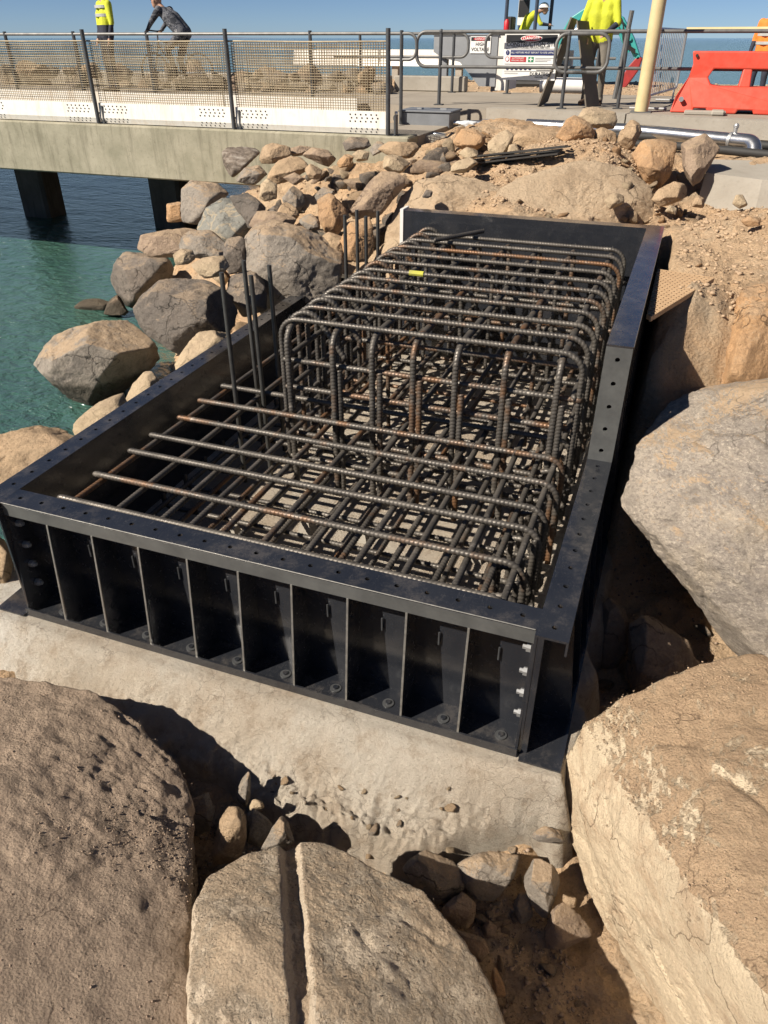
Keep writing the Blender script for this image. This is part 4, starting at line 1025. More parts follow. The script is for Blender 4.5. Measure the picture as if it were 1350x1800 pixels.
mb = MB(); stiffener(mb, (W + PL, yf + .008), (1, 0), (0, 1), PL, H1 - PL, .03, .03); mb.build('end_rib', M['black'], right)

# --- left panel (slightly splayed)
def lx(y): return .012 - .026 * y
mb = MB(); y0, y1 = -.185, 4.9
def lbox(y0, y1, o0, o1, z0, z1):
    V = []
    for z in (z0, z1):
        for (y, o_) in ((y0, o0), (y0, o1), (y1, o1), (y1, o0)): V.append((lx(y) + o_, y, z))
    mb.raw(V, [(0, 3, 2, 1), (4, 5, 6, 7), (0, 1, 5, 4), (1, 2, 6, 5), (2, 3, 7, 6), (3, 0, 4, 7)])
lbox(y0, y1, -PL - .014, -.014, 0, H1 - PL); lbox(y0, y1, -T - .014, -T - .004, H1 - LIP, H1 - PL); lbox(-.235, y1, -TB - .014, -PL - .014, .002, PL)
eu = np.array([lx(1) - lx(0), 1.0, 0]); eu /= np.linalg.norm(eu); ev = np.array([-eu[1], eu[0], 0])
perf(mb, (lx(y0) - .014 + T * 0, y0, H1), eu, ev, (0, 0, 1), y1 - y0, T, .15, .013)
left = mb.build('left_panel', M['black'], form)
for i in range(17):
    y = .1 + .3 * i; mb = MB(); stiffener(mb, (lx(y) - PL - .014, y), (-1, 0), (0, 1), PL, H1 - PL - .001, T - PL - .012, TB - PL - .004); mb.build('stiffener', M['black'], left)
for z in (.17, .31, .45, .60):
    mb = MB(); hexnut(mb, (-.03, -.09, z), (-1, 0, 0), .02, .02); mb.build('bolt', M['galv'], left)

# --- back panel with a white foam strip at its free end
mb = MB()
mb.box((XL, L, 0), (W - .002, L + PL, H2 - PL)); mb.box((XL, L, H2 - PL), (W - .002, L + T, H2 - .001)); mb.box((XL, L + T - .01, H2 - .1), (W - .002, L + T, H2 - PL))
back = mb.build('back_panel', M['black'], form)
for i in range(8):
    x = XL + .15 + .3 * i; mb = MB(); stiffener(mb, (x, L + PL), (0, 1), (1, 0), 0, H2 - PL - .001, T - PL - .012, TB - PL); mb.build('stiffener', M['black'], back)
mb = MB(); mb.box((XL - .035, L - .01, .9), (XL - .001, L + T + .03, H2 + .012)); mb.build('foam_strip', M['white'], back)
mb = MB(); mb.box((lx(L), L, 0), (XL - .04, L + PL, H1 - PL)); mb.box((lx(L), L, H1 - PL), (XL - .04, L + T, H1 - .001)); mb.build('low_end_panel', M['black'], form)

# ================================================================== REINFORCEMENT CAGE
cage = thing('reinforcement_cage', 'rusty ribbed steel reinforcement cage with raised rear block inside the form', 'rebar cage', (1.6, 2.3, 0))
def bar_mesh(path, r, pitch=.025, n=8, rib=.22, bend=.09):
    path = arc_path(path, bend, 7) if len(path) > 2 else [np.array(p, float) for p in path]
    P = np.array(path); seg = np.linalg.norm(np.diff(P, axis=0), axis=1); cum = np.r_[0, np.cumsum(seg)]
    Lt = cum[-1]; step = pitch / 3; m = int(Lt / step); s = np.linspace(0, Lt, m + 1)
    Q = np.stack([np.interp(s, cum, P[:, k]) for k in range(3)], 1)
    Tn = np.gradient(Q, axis=0); Tn /= np.linalg.norm(Tn, axis=1)[:, None]
    ref = np.array([.31, .22, .92]); A = np.cross(ref, Tn); A /= np.linalg.norm(A, axis=1)[:, None]
    for i in range(1, len(A)):                      # keep the frame continuous
        a = A[i - 1] - Tn[i] * (A[i - 1] @ Tn[i]); A[i] = a / np.linalg.norm(a)
    B = np.cross(Tn, A)
    rr = r * (1 + rib * np.array([0, 0, 1.0])[np.arange(m + 1) % 3])
    th = np.arange(n) * 2 * np.pi / n
    V = Q[:, None] + rr[:, None, None] * (A[:, None] * np.cos(th)[None, :, None] + B[:, None] * np.sin(th)[None, :, None])
    V += Tn[:, None] * (np.cos(th) * r * .55)[None, :, None]
    V = V.reshape(-1, 3)
    i = (np.arange(m)[:, None] * n + np.arange(n)[None]).ravel(); j = (np.arange(m)[:, None] * n + (np.arange(n)[None] + 1) % n).ravel()
    F = np.c_[i, j, j + n, i + n]
    k0 = len(V); V = np.vstack([V, Q[:1], Q[-1:]]); e = np.arange(n); l = m * n
    C0 = np.c_[np.full(n, k0), (e + 1) % n, e, e]; C1 = np.c_[np.full(n, k0 + 1), l + e, l + (e + 1) % n, l + (e + 1) % n]
    me = bpy.data.meshes.new('bar')
    Fl = [tuple(f) for f in F] + [(k0, (q + 1) % n, q) for q in range(n)] + [(k0 + 1, l + q, l + (q + 1) % n) for q in range(n)]
    me.from_pydata(V.tolist(), [], Fl); me.update(); me.shade_smooth(); me.materials.append(M['rebar']); return me
def put(name, me, loc=(0, 0, 0), rz=0.0, rx=0.0, ry=0.0):
    o = bpy.data.objects.new(name, me); COL.objects.link(o); o.parent = cage; ORIG[o] = ORIG[cage]
    o.location = Vector(loc) - ORIG[cage]; o.rotation_euler = (rx, ry, rz); return o
J = lambda s: random.uniform(-s, s)
# lower mat: cross bars on top, ends turned down on the right
low = bar_mesh([(.20, 0, 0), (2.86, 0, 0), (2.86, 0, -.58)], .0175, bend=.11)
lowy = [.10, .40, .72, .96, 1.26, 1.55, 1.85]
for y in lowy: put('cross_bar', low, (J(.02), y, .70 + J(.004)), J(.006))
lng = bar_mesh([(0, .05, -.5), (0, .05, 0), (0, 4.6, 0)], .0165, bend=.09)
for x in (.24, .54, .84, 1.03, 1.23, 1.48, 1.74, 2.02, 2.28, 2.55, 2.80):
    put('long_bar', lng, (x, J(.012), .662 + J(.003)), J(.003))
for x in (1.90, 2.16, 2.42, 2.68): put('long_bar', bar_mesh([(0, .08, 0), (0, 1.75, 0)], .016), (x, 0, .60), J(.01))
# bottom mat
bot = bar_mesh([(.16, 0, .1), (.16, 0, 0), (2.86, 0, 0), (2.86, 0, .1)], .0165, bend=.07)
for i in range(16): put('bottom_cross_bar', bot, (J(.02), .12 + .29 * i, .115), J(.006))
botl = bar_mesh([(0, .08, 0), (0, 4.6, 0)], .0165)
for i in range(12): put('bottom_long_bar', botl, (.2 + .235 * i, 0, .15), J(.003))
# raised block: U bars across, their legs down on both sides
up = bar_mesh([(.84, 0, -1.2), (.84, 0, 0), (2.88, 0, 0), (2.88, 0, -1.2)], .0165, bend=.13)
for i in range(11):
    y = 1.70 + .275 * i
    put('top_hoop', up, (J(.01), y, 1.352 + J(.004)), J(.006))
    # hooked bar at the left end of every row
    if i == 0:
        h = [(.87, 0, -.95), (.87, 0, -.02)]
        c = np.array([.97, 0.02, -.03])
        h += [tuple(c + np.array([-.11 * math.cos(a), .02 + .05 * (a / 2.4), .11 * math.sin(a)])) for a in np.linspace(.1, 2.5, 9)]
        h += [(1.24, .11, -.22)]
        hook = bar_mesh(h, .0185, bend=.02)
    put('hooked_bar', hook, (J(.012), y + .05, 1.288), J(.05))
# lengthwise U bars, bent down at the front
fx = [.92, 1.25, 1.54, 1.82, 2.11, 2.42, 2.75]
lu = bar_mesh([(0, 1.64, -1.22), (0, 1.64, 0), (0, 4.52, 0), (0, 4.52, -1.2)], .0205, bend=.12)
for x in fx: put('lengthwise_hoop', lu, (x, J(.015), 1.308), J(.004))
st = bar_mesh([(0, 0, 0), (0, 0, .98)], .020)
for x in fx[1:]: put('lap_bar', st, (x + .042, 1.645 + J(.01), .07 + J(.05)), 0, J(.01))
# side and inner bars
sidex = bar_mesh([(.86, 0, 0), (2.9, 0, 0)], .0175)
for z in (.42, .86, 1.06): put('face_bar', sidex, (J(.02), 1.69, z), J(.008), 0, J(.006))
for z in (.30, .50): put('face_bar', sidex, (J(.02), 1.70, z), J(.01))
for y in (2.6, 3.6):
    for z in (.4, .9): put('inner_cross_bar', sidex, (J(.03), y + J(.03), z + J(.02)), J(.01))
for y in (4.50,):
    for z in (.3, .55, .8, 1.05): put('face_bar', sidex, (J(.01), y, z))
sidey = bar_mesh([(0, 1.68, 0), (0, 4.55, 0)], .0175)
for x in (.88, 2.85):
    for z in (.38, .86, 1.08): put('side_bar', sidey, (x, 0, z + J(.01)), J(.003))
ins = bar_mesh([(0, 0, 0), (0, 0, 1.22)], .017)
for y in (2.8, 3.7):
    for x in fx[1:-1:2]: put('inner_upright', ins, (x + J(.03), y + J(.05), .1), 0, J(.02), J(.02))
loose = bar_mesh([(0, 0, 0), (.0, .62, 0)], .019)
put('loose_bar', loose, (1.22, 4.0, 1.405), -.55)
# starter hooks in the lower mat
hk = bar_mesh([(0, 0, -.5), (0, 0, 0), (.14, 0, .04), (.2, .02, -.12)], .017, bend=.06)
for i in range(8): put('tail_bar', hk, (2.66 + J(.02), .25 + .27 * i, .56), J(.2))
eu_me = bar_mesh([(0, 0, .1), (0, 0, .66)], .016)
for i in range(7): put('edge_upright', eu_me, (2.83, .3 + .2 * i, 0), 0, J(.02), J(.03))
# tie wire twists at crossings, too small to pick apart
mb = MB()
for y in lowy:
    for x in (.24, .54, .84, 1.03, 1.23, 1.48, 1.74, 2.02, 2.28, 2.55):
        if random.random() < .75:
            a = random.uniform(0, 3.1); mb.tube([(x - .02 * math.cos(a), y - .02 * math.sin(a), .687), (x, y, .727), (x + .024 * math.cos(a), y + .02 * math.sin(a), .69), (x + .03 * math.cos(a), y + .03, .665)], .0022, 4)
for i in range(11):
    for x in fx:
        if random.random() < .8:
            y = 1.70 + .275 * i; mb.tube([(x - .022, y - .012, 1.335), (x, y, 1.378), (x + .022, y + .014, 1.33), (x + .03, y + .04, 1.315)], .0022, 4)
o = mb.build('tie_wire', M['rod'], cage); o['kind'] = 'stuff'
# paint flash on one hoop
mb = MB(); mb.tube([(1.30, 3.075, 1.352), (1.42, 3.075, 1.352)], .0215, 8, True); mb.build('paint_mark', simple('yellow_marking_paint', (.55, .55, .05), (.3, .28, .1), .8), cage)

# concrete spacer blocks under the bottom mat
n = 0
for i, (x, y) in enumerate([(1.05, .62), (1.35, .72), (.75, .95), (1.7, .55), (2.1, .8), (1.2, 1.2), (1.6, 1.25), (2.4, 1.3), (2.0, 2.0), (2.5, 2.4), (1.4, 2.2)]):
    mb = MB(); a, b, h = .055, .028, .096
    mb.raw([(x - a, y - a, 0), (x + a, y - a, 0), (x + a, y + a, 0), (x - a, y + a, 0), (x - b, y - b, h), (x + b, y - b, h), (x + b, y + b, h), (x - b, y + b, h)], [(0, 3, 2, 1), (4, 5, 6, 7), (0, 1, 5, 4), (1, 2, 6, 5), (2, 3, 7, 6), (3, 0, 4, 7)])
    o = mb.build('spacer_block', M['conc'], None); tag(o, 'small pale concrete spacer block under the bottom bars', 'spacer', 'spacer blocks on the form floor')

# threaded rods standing in two groups along the left side
def solve_xy(px, py, y):
    """x of an upright rod at depth y whose top is seen at px,py"""
    p = aty(px, py, y); return p[0], p[2]
RODS = [((389, 479), 1.66, 'leftmost of the four near steel rods in the form'), ((441, 484), 1.80, 'third from left of the four near steel rods in the form'), ((428, 458), 2.10, 'tall second from left of the four near steel rods'), ((473, 466), 2.24, 'near steel rod standing closest to the raised cage'),
        ((606, 378), 3.62, 'leftmost of the four far steel rods behind the cage'), ((643, 380), 3.76, 'third from left of the four far steel rods'), ((627, 369), 4.06, 'tall second from left of the four far steel rods'), ((664, 371), 4.20, 'rightmost of the four far steel rods, by the back panel')]
for (px, py), y, lb in RODS:
    x, z = solve_xy(px, py, y); mb = MB()
    pz = np.arange(.0, z, .03); lean = random.uniform(-.006, .006)
    mb.tube([(x + lean * (z - q), y, q) for q in list(pz) + [z]], .0165, 12)
    o = mb.build('steel_rod', M['rod'], None, smooth=RAD(50)); tag(o, lb, 'rod', 'upright steel rods')
    print('rod', x, y, z)

# ================================================================== FOOTBRIDGE
br = thing('footbridge', 'long concrete bridge with mossy edge beam crossing the water at left', 'bridge', (-6, 9, 1.1))
mb = MB(); mb.bbox((-42, 7.55, 1.13), (-.25, 7.95, 1.85), .02); mb.build('edge_beam', M['beam'], br)
mb = MB(); mb.box((-42, 7.951, 1.5), (-.25, 9.6, 1.83)); mb.build('walkway_slab', M['deck'], br)
mb = MB(); mb.box((-42, 9.601, 1.5), (-2.16, 14.4, 2.0)); mb.build('road_slab', M['deck'], br)
mb = MB(); mb.bbox((-42, 14.0, 1.13), (-2.2, 14.4, 1.499), .02); mb.build('far_beam', M['beam'], br)
mb = MB(); mb.bbox((-42, 14.05, 2.001), (-2.95, 14.35, 2.28), .02); mb.build('parapet', M['conc'], br)
for x in (-9.85, -6.45, -13.4):
    mb = MB(); mb.bbox((x - .36, 10.6, -3), (x + .36, 11.2, 1.499), .06); mb.build('pier', M['pier'], br)

fence = thing('mesh_fence', 'rusty wire mesh fence with white kick plates along the near bridge edge', 'fence', (-4, 7.6, 1.85))
POSTX = [-9.92, -7.57, -5.23, -2.89, -.56]
for x in POSTX:
    mb = MB(); mb.tube([(x, 7.60, 1.86), (x, 7.60, 3.05)], .03, 10); mb.build('post', M['rail'], fence, smooth=RAD(40))
    mb = MB(); mb.box((x + .05, 7.62, 1.852), (x + .12, 7.71, 1.862)); mb.obox((x + .09, 7.66, 1.98), (.012, 0, 0), (0, .05, 0), (0, 0, .115)); mb.build('post_bracket', M['rail'], fence)
for a, b in zip(POSTX[:-1], POSTX[1:]):
    mb = MB(); y = 7.655
    for x in np.arange(a + .05, b - .02, .036):
        j = random.uniform(-.004, .004); mb.tube([(x + j, y, 2.06), (x - j, y + random.uniform(-.008, .008), 2.5), (x + j, y, 2.905)], .005, 4, False)
    for z in np.arange(2.07, 2.9, .03):
        mb.tube([(a + .04, y + .004, z), ((a + b) / 2, y + random.uniform(-.012, .012), z - .006), (b - .03, y + .004, z)], .0048, 4, False)
    o = mb.build('wire_mesh', M['wire'], fence, fix=False)
    mb = MB(); mb.tube([(a, y, 2.91), ((a + b) / 2, y, 2.903), (b, y, 2.91)], .011, 6); mb.build('mesh_top_wire', M['wire'], fence)
    mb = MB(); mb.prism([(7.66, 1.862), (7.64, 1.862), (7.615, 1.93), (7.635, 2.13), (7.655, 2.13), (7.645, 1.93)], 'x', a + .03, b - .03); mb.build('kick_plate', M['stained'], fence)
    mb = MB()
    for sx in (a + .13, b - .55):
        for i in range(6):
            for k, z in enumerate((2.09, 2.05, 2.01, 1.925, 1.89)):
                x = sx + .075 * i + .02 * (k % 2); yy = (7.633 - (2.13 - z) * .1 if z > 1.93 else 7.617 + (1.93 - z) * .36) - .0015
                mb.obox((x, yy, z), (.008, 0, 0), (0, .0025, 0), (0, 0, .008))
    o = mb.build('bolt_holes', M['sign_black'], fence); o['kind'] = 'stuff'
ff = thing('mesh_fence', 'second wire mesh fence with cream kick plates, seen through the near one', 'fence', (-4, 9.3, 1.83))
for i, x in enumerate(np.arange(-11.2, -.9, 1.46)):
    mb = MB(); mb.tube([(x, 9.3, 1.84), (x, 9.3, 3.04)], .028, 8); mb.build('post', M['rail'], ff, smooth=RAD(40))
mb = MB(); mb.tube(arc_path([(-12, 9.3, 3.0), (-.75, 9.3, 3.0), (-.75, 9.3, 2.68), (-1.2, 9.3, 2.68)], .12, 6), .022, 8); mb.build('handrail', M['railtop'], ff, smooth=RAD(40))
for a in np.arange(-11.0, -3.6, 2.34):
    b = a + 2.28; mb = MB(); y = 9.34
    for x in np.arange(a, b, .045): mb.tube([(x, y, 2.0), (x + random.uniform(-.006, .006), y, 2.86)], .004, 4, False)
    for z in np.arange(2.0, 2.87, .04): mb.tube([(a, y, z), (b, y + random.uniform(-.01, .01), z)], .0048, 4, False)
    mb.build('wire_mesh', M['wire'], ff, fix=False)
    mb = MB(); mb.box((a - .02, 9.25, 1.86), (b + .02, 9.27, 2.17)); mb.build('kick_plate', M['stained2'], ff)

# ================================================================== DECK ON THE RIGHT
def slab(name, poly, z0, z1, mat, kind='structure'):
    mb = MB(); mb.prism([(p[0], p[1]) for p in poly], 'z', z0, z1); o = mb.build(name, mat, None, base=(0, 0, 0)); o['kind'] = kind; return o
slab('deck', [(-.9, 10.35), (-.05, 10.2), (2.5, 9.82), (4.1, 9.35), (9, 8.4), (14, 8.4), (14, 14.6), (-2.15, 14.6), (-2.15, 10.9)], 1.55, 2.0, M['deck'])
slab('pavement', [(-.25, 8.25), (1.0, 8.45), (1.75, 8.7), (1.7, 9.1), (-.3, 8.75)], 1.5, 1.80, M['conc'])
def bar_between(mb, a, b, w, h):
    a, b = np.array(a, float), np.array(b, float); d = (b - a); l = np.linalg.norm(d); d /= l
    s_ = np.cross(d, [0, 0, 1.0]); s_ /= np.linalg.norm(s_); u = np.cross(s_, d)
    mb.obox((a + b) / 2, d * l / 2, s_ * w / 2, u * h / 2)
kb = thing('concrete_kerb', 'low concrete kerb along the deck edge behind the pipe', 'kerb', (2.2, 9.7, 1.9))
for a, b in (((.2, 10.1), (2.3, 9.75)), ((2.33, 9.74), (4.4, 9.2)), ((4.43, 9.19), (7.5, 8.6))):
    mb = MB(); bar_between(mb, (*a, 1.93), (*b, 1.93), .24, .22); mb.build('kerb_length', M['conc'], kb)
mb = MB(); mb.bbox((-2.9, 14.3, 2.0), (-1.35, 14.55, 2.28), .02); o = mb.build('concrete_upstand', M['conc']); tag(o, 'low concrete upstand at the far edge of the deck behind the left handrail', 'kerb')
blk = MB(); blk.raw([(3.38, 6.55, 1.0), (4.0, 6.35, 1.0), (5.6, 6.5, 1.0), (5.6, 7.6, 1.0), (3.45, 7.5, 1.0), (3.44, 6.7, 1.72), (4.0, 6.55, 1.70), (5.6, 6.7, 1.78), (5.6, 7.6, 1.78), (3.5, 7.5, 1.76)],
        [(4, 3, 2, 1, 0), (5, 6, 7, 8, 9), (0, 1, 6, 5), (1, 2, 7, 6), (2, 3, 8, 7), (3, 4, 9, 8), (4, 0, 5, 9)])
o = blk.build('concrete_block', M['conc']); tag(o, 'old weathered concrete block at the right edge beside the big brown boulder', 'concrete block')

# handrail sections
def rail_section(label, a, b, z0, zt, zm, posts, r=.027, left_loop=True, right_loop=True, base=2.0):
    a, b = np.array(a, float), np.array(b, float); u = (b - a) / np.linalg.norm(b - a); Ln = np.linalg.norm(b - a)
    t = thing('handrail', label, 'handrail', ((a[0] + b[0]) / 2, (a[1] + b[1]) / 2, base))
    def P(s_, z): q = a + u * s_; return (q[0], q[1], z)
    path = []
    if left_loop: path += [P(.5, zm), P(0, zm)]
    path += [P(0, zt), P(Ln, zt)]
    if right_loop: path += [P(Ln, zm), P(Ln - .5, zm)]
    mb = MB(); mb.tube(arc_path(path, .15, 7), r, 10); mb.build('top_rail', M['railtop'], t, smooth=RAD(40))
    mb = MB(); mb.tube([P(.35 if left_loop else 0, zm), P(Ln - (.35 if right_loop else 0), zm)], r * .92, 10); mb.build('mid_rail', M['railtop'], t, smooth=RAD(40))
    for s_ in posts:
        mb = MB(); mb.tube([P(s_, base + .012), P(s_, zt)], r * 1.08, 10); mb.build('post', M['rail'], t, smooth=RAD(40))
        mb = MB(); q = P(s_, 0); mb.box((q[0] - .07, q[1] - .07, base + .002), (q[0] + .07, q[1] + .07, base + .014)); mb.build('post_foot', M['rail'], t)
        mb = MB(); mb.ball((q[0], q[1], zt), r * 1.45, 8); mb.build('rail_fitting', M['rail'], t)
    return t
rail_section('long two-bar grey handrail along the near deck edge with rounded left end', (-1.26, 10.85), (5.6, 11.35), 2, 3.03, 2.55, (.40, 3.30, 5.9), right_loop=False)
rail_section('short handrail gate section with rounded ends in front of the worker', (1.02, 10.75), (1.80, 10.85), 2, 3.0, 2.5, (.18,))
rail_section('far handrail section with rounded right end beside the high voltage sign', (-4.2, 14.15), (-1.28, 14.15), 2, 3.02, 2.62, (.6, 2.62), left_loop=False)
rail_section('far handrail section passing behind the construction site sign', (-.93, 14.15), (1.6, 14.15), 2, 3.02, 2.62, (.5, 2.2), right_loop=False)
mb = MB(); mb.tube([(1.75, 13.4, 2.0), (1.83, 13.4, 3.35)], .04, 8); o = mb.build('steel_post', M['railtop']); tag(o, 'lone grey steel post standing behind the worker near the excavator arm', 'post')

# yellow pole, boom and crowd barrier
pole = thing('yellow_pole', 'thick cream-yellow steel pole at the deck edge', 'pole', (2.43, 10.55, 2.0))
mb = MB(); mb.tube([(2.43, 10.55, 2.0), (2.43, 10.55, 6.2)], .098, 20); mb.build('shaft', M['yellow_pole'], pole, smooth=RAD(40))
mb = MB(); mb.box((2.28, 10.40, 2.001), (2.58, 10.70, 2.015)); mb.build('base_plate', M['railtop'], pole)
mb = MB(); mb.tube([(2.335, 10.47, 3.62), (2.335, 10.47, 3.9)], .02, 8); mb.build('label_strip', M['sign_black'], pole)
mb = MB(); mb.tube([(2.78, 13.5, 3.06), (9.0, 13.6, 3.08)], .045, 10); o = mb.build('boom_pole', M['yellow_pole'], smooth=RAD(40)); tag(o, 'long yellow horizontal boom above the red barrier', 'boom')
cbt = thing('crowd_barrier', 'grey tubular crowd barrier seen edge-on beside the yellow pole', 'barrier', (2.6, 12.0, 2.0))
A, B = np.array([2.47, 10.85, 0]), np.array([2.80, 13.3, 0]); u = B - A
def Q(s_, z): p = A + u * s_; return (p[0], p[1], z)
mb = MB(); mb.tube(arc_path([Q(0, 2.2), Q(0, 3.06), Q(1, 3.06), Q(1, 2.2), Q(0, 2.2)], .08, 5), .019, 8); mb.build('frame', M['galv'], cbt, smooth=RAD(40))
for i in range(1, 16): mb = MB(); mb.tube([Q(i / 16, 2.2), Q(i / 16, 3.06)], .009, 6); mb.build('bar', M['galv'], cbt)
for s_ in (.08, .92): mb = MB(); mb.tube([Q(s_, 2.2), Q(s_, 2.02)], .018, 6); mb.tube([tuple(np.array(Q(s_, 2.02)) + (-.28, 0, 0)), tuple(np.array(Q(s_, 2.02)) + (.28, 0, 0))], .018, 6); mb.build('foot', M['galv'], cbt)

# red water-filled barrier
rb = thing('plastic_barrier', 'red plastic water-filled road barrier at the right edge of the deck', 'barrier', (4.0, 10.9, 2.0))
def prof(z):                                         # half depth at height z (0..0.78)
    return .30 - .16 * sstep(.12, .45, np.array([z]))[0] - .03 * z
def rb_piece(poly, name, ext=1.0):
    mb = MB(); n = len(poly); V = []
    for sg in (-1, 1):
        for x, z in poly: V.append((2.98 + x, 10.95 + sg * prof(z) * ext, 2.005 + z))
    mb.raw(V, [tuple(range(n)), tuple(range(n, 2 * n))[::-1]] + [(i, i + n, (i + 1) % n + n, (i + 1) % n) for i in range(n)])
    o = mb.build(name, M['red'], rb); m = o.modifiers.new('bevel', 'BEVEL'); m.width = .018; m.segments = 2; m.limit_method = 'ANGLE'; return o
rb_piece([(0.02, .78), (0.06, .62), (.03, .45), (-.10, .2), (-.14, 0), (.18, 0), (.19, .06), (.36, .06), (.38, 0), (.78, 0), (.80, .05), (1.0, .05), (1.02, 0), (1.9, 0), (1.9, .34), (.50, .34), (.36, .36), (.30, .45), (.36, .56), (1.9, .56), (1.9, .78)], 'shell')
for x in (.74, 1.5): rb_piece([(x, .33), (x + .16, .33), (x + .14, .57), (x + .02, .57)], 'web', .9)
mb = MB(); mb.tube([(2.97, 10.62, 2.18), (2.97, 10.68, 2.18)], .035, 14); mb.build('drain_cap', M['galv'], rb)
mb = MB(); mb.tube([(3.07, 10.80, 2.73), (3.07, 10.83, 2.73)], .02, 12); mb.build('lug_hole', M['rubber'], rb)
mb = MB(); mb.bbox((3.05, 10.35, 2.0), (3.62, 10.58, 2.05), .01); mb.bbox((3.42, 10.25, 2.0), (3.6, 10.5, 2.07), .02); o = mb.build('barrier_foot', M['conc']); tag(o, 'grey concrete foot block in front of the red barrier', 'block')

# A-frame board seen edge-on
af = thing('folding_sign', 'dark A-frame sign board seen from the back in front of the worker', 'sign', (1.05, 11.3, 2.0))
def board(p0, p1, q0, q1, th, name, mat):
    p0, p1, q0, q1 = [np.array(v, float) for v in (p0, p1, q0, q1)]; n = np.cross(p1 - p0, q0 - p0); n = n / np.linalg.norm(n) * th / 2
    mb = MB(); V = [v - n for v in (p0, p1, q1, q0)] + [v + n for v in (p0, p1, q1, q0)]
    mb.raw(V, [(0, 1, 2, 3), (7, 6, 5, 4), (0, 4, 5, 1), (1, 5, 6, 2), (2, 6, 7, 3), (3, 7, 4, 0)]); return mb.build(name, mat, af)
board(aty(944, 190, 11.05), aty(962, 178, 11.55), aty(1004, 30, 11.15), aty(1014, 34, 11.5), .025, 'leaf', M['signback'])
board(aty(1030, 190, 11.0), aty(1053, 186, 11.35), aty(1014, 36, 11.12), aty(1034, 38, 11.45), .025, 'leaf', M['signback'])

# ------------------------------------------------------------------ signs with writing
def text(body, size, loc, mat, parent, align='CENTER', name='lettering', bold=0.0, sx=1.0):
    cu = bpy.data.curves.new(name, 'FONT'); cu.body = body; cu.size = size; cu.align_x = align; cu.align_y = 'CENTER'; cu.extrude = .001; cu.offset = bold
    cu.resolution_u = 2
    ob = bpy.data.objects.new('tmp', cu); COL.objects.link(ob)
    dg = bpy.context.evaluated_depsgraph_get(); me = bpy.data.meshes.new_from_object(ob.evaluated_get(dg))
    bpy.data.objects.remove(ob)
    me.materials.clear(); me.materials.append(mat)
    o = link(name, me, parent); o.rotation_euler = (RAD(90), 0, 0); o.scale = (sx, 1, 1)
    o.location = Vector(loc) - ORIG[parent]; return o
def plate(x0, x1, z0, z1, y, mat, parent, name, th=.004):
    mb = MB(); mb.box((x0, y - th, z0), (x1, y, z1)); return mb.build(name, mat, parent)
def oval(cx, cz, rx, rz, y, mat, parent, name='oval'):
    mb = MB(); n = 28; V = [(cx + rx * math.cos(2 * math.pi * k / n), y, cz + rz * math.sin(2 * math.pi * k / n)) for k in range(n)]
    V += [(v[0], y - .002, v[2]) for v in V]; mb.raw(V, [tuple(range(n)), tuple(range(n, 2 * n))[::-1]] + [(i, i + n, (i + 1) % n + n, (i + 1) % n) for i in range(n)])
    return mb.build(name, mat, parent)
sy = 11.12; X0, X1, Z0, Z1 = .13, .99, 2.37, 3.0; cx = (X0 + X1) / 2; wd = X1 - X0
sg = thing('site_sign', 'white construction site danger sign board hung on the near handrail', 'sign', (cx, sy, Z0))
plate(X0, X1, Z0, Z1, sy, M['sign_white'], sg, 'board', .01); y = sy - .0125
def bx(a, b, c, d): return X0 + a * wd, X0 + b * wd, Z1 - d * (Z1 - Z0), Z1 - c * (Z1 - Z0)
plate(*bx(.03, .97, .02, .175), y, M['sign_black'], sg, 'header_band', .002)
oval(cx, Z1 - .097 * (Z1 - Z0), .20 * wd, .043, y - .003, M['sign_white'], sg); oval(cx, Z1 - .097 * (Z1 - Z0), .185 * wd, .037, y - .0055, M['sign_red'], sg)
text('DANGER', .066, (cx, y - .009, Z1 - .097 * (Z1 - Z0)), M['sign_white'], sg, bold=.0015)
text('CONSTRUCTION SITE', .079, (cx, y - .001, Z1 - .225 * (Z1 - Z0)), M['sign_black'], sg, bold=.001)
text('UNAUTHORISED PERSONS KEEP OUT', .036, (cx, y - .001, Z1 - .285 * (Z1 - Z0)), M['sign_black'], sg)
plate(*bx(.03, .97, .315, .322), y, M['sign_black'], sg, 'rule', .002)
plate(*bx(.13, .97, .345, .455), y, M['sign_navy'], sg, 'instruction_band', .002)
oval(X0 + .075 * wd, Z1 - .40 * (Z1 - Z0), .030, .034, y, M['sign_navy'], sg); text('!', .05, (X0 + .075 * wd, y - .004, Z1 - .40 * (Z1 - Z0)), M['sign_white'], sg)
text('ALL VISITORS MUST REPORT TO SITE OFFICE', .035, (X0 + .55 * wd, y - .004, Z1 - .40 * (Z1 - Z0)), M['sign_white'], sg)
oval(X0 + .075 * wd, Z1 - .54 * (Z1 - Z0), .032, .034, y, M['sign_red'], sg); oval(X0 + .075 * wd, Z1 - .54 * (Z1 - Z0), .024, .026, y - .0025, M['sign_white'], sg)
plate(*bx(.13, .43, .49, .60), y, M['sign_red'], sg, 'notice_box', .002); text('AUTHORISED', .033, (X0 + .28 * wd, y - .004, Z1 - .52 * (Z1 - Z0)), M['sign_white'], sg); text('PERSONS ONLY', .030, (X0 + .28 * wd, y - .004, Z1 - .57 * (Z1 - Z0)), M['sign_white'], sg)
plate(*bx(.47, .57, .49, .60), y, M['sign_green'], sg, 'first_aid_box', .002); plate(*bx(.51, .53, .50, .59), y - .0025, M['sign_white'], sg, 'cross', .001); plate(*bx(.48, .56, .535, .555), y - .0045, M['sign_white'], sg, 'cross', .001)
for k, q in enumerate((.51, .545, .58)): plate(*bx(.60, .95 - .06 * k, q, q + .012), y, M['sign_grey'], sg, 'text_line', .001)
plate(*bx(.03, .97, .645, .652), y, M['sign_black'], sg, 'rule', .002)
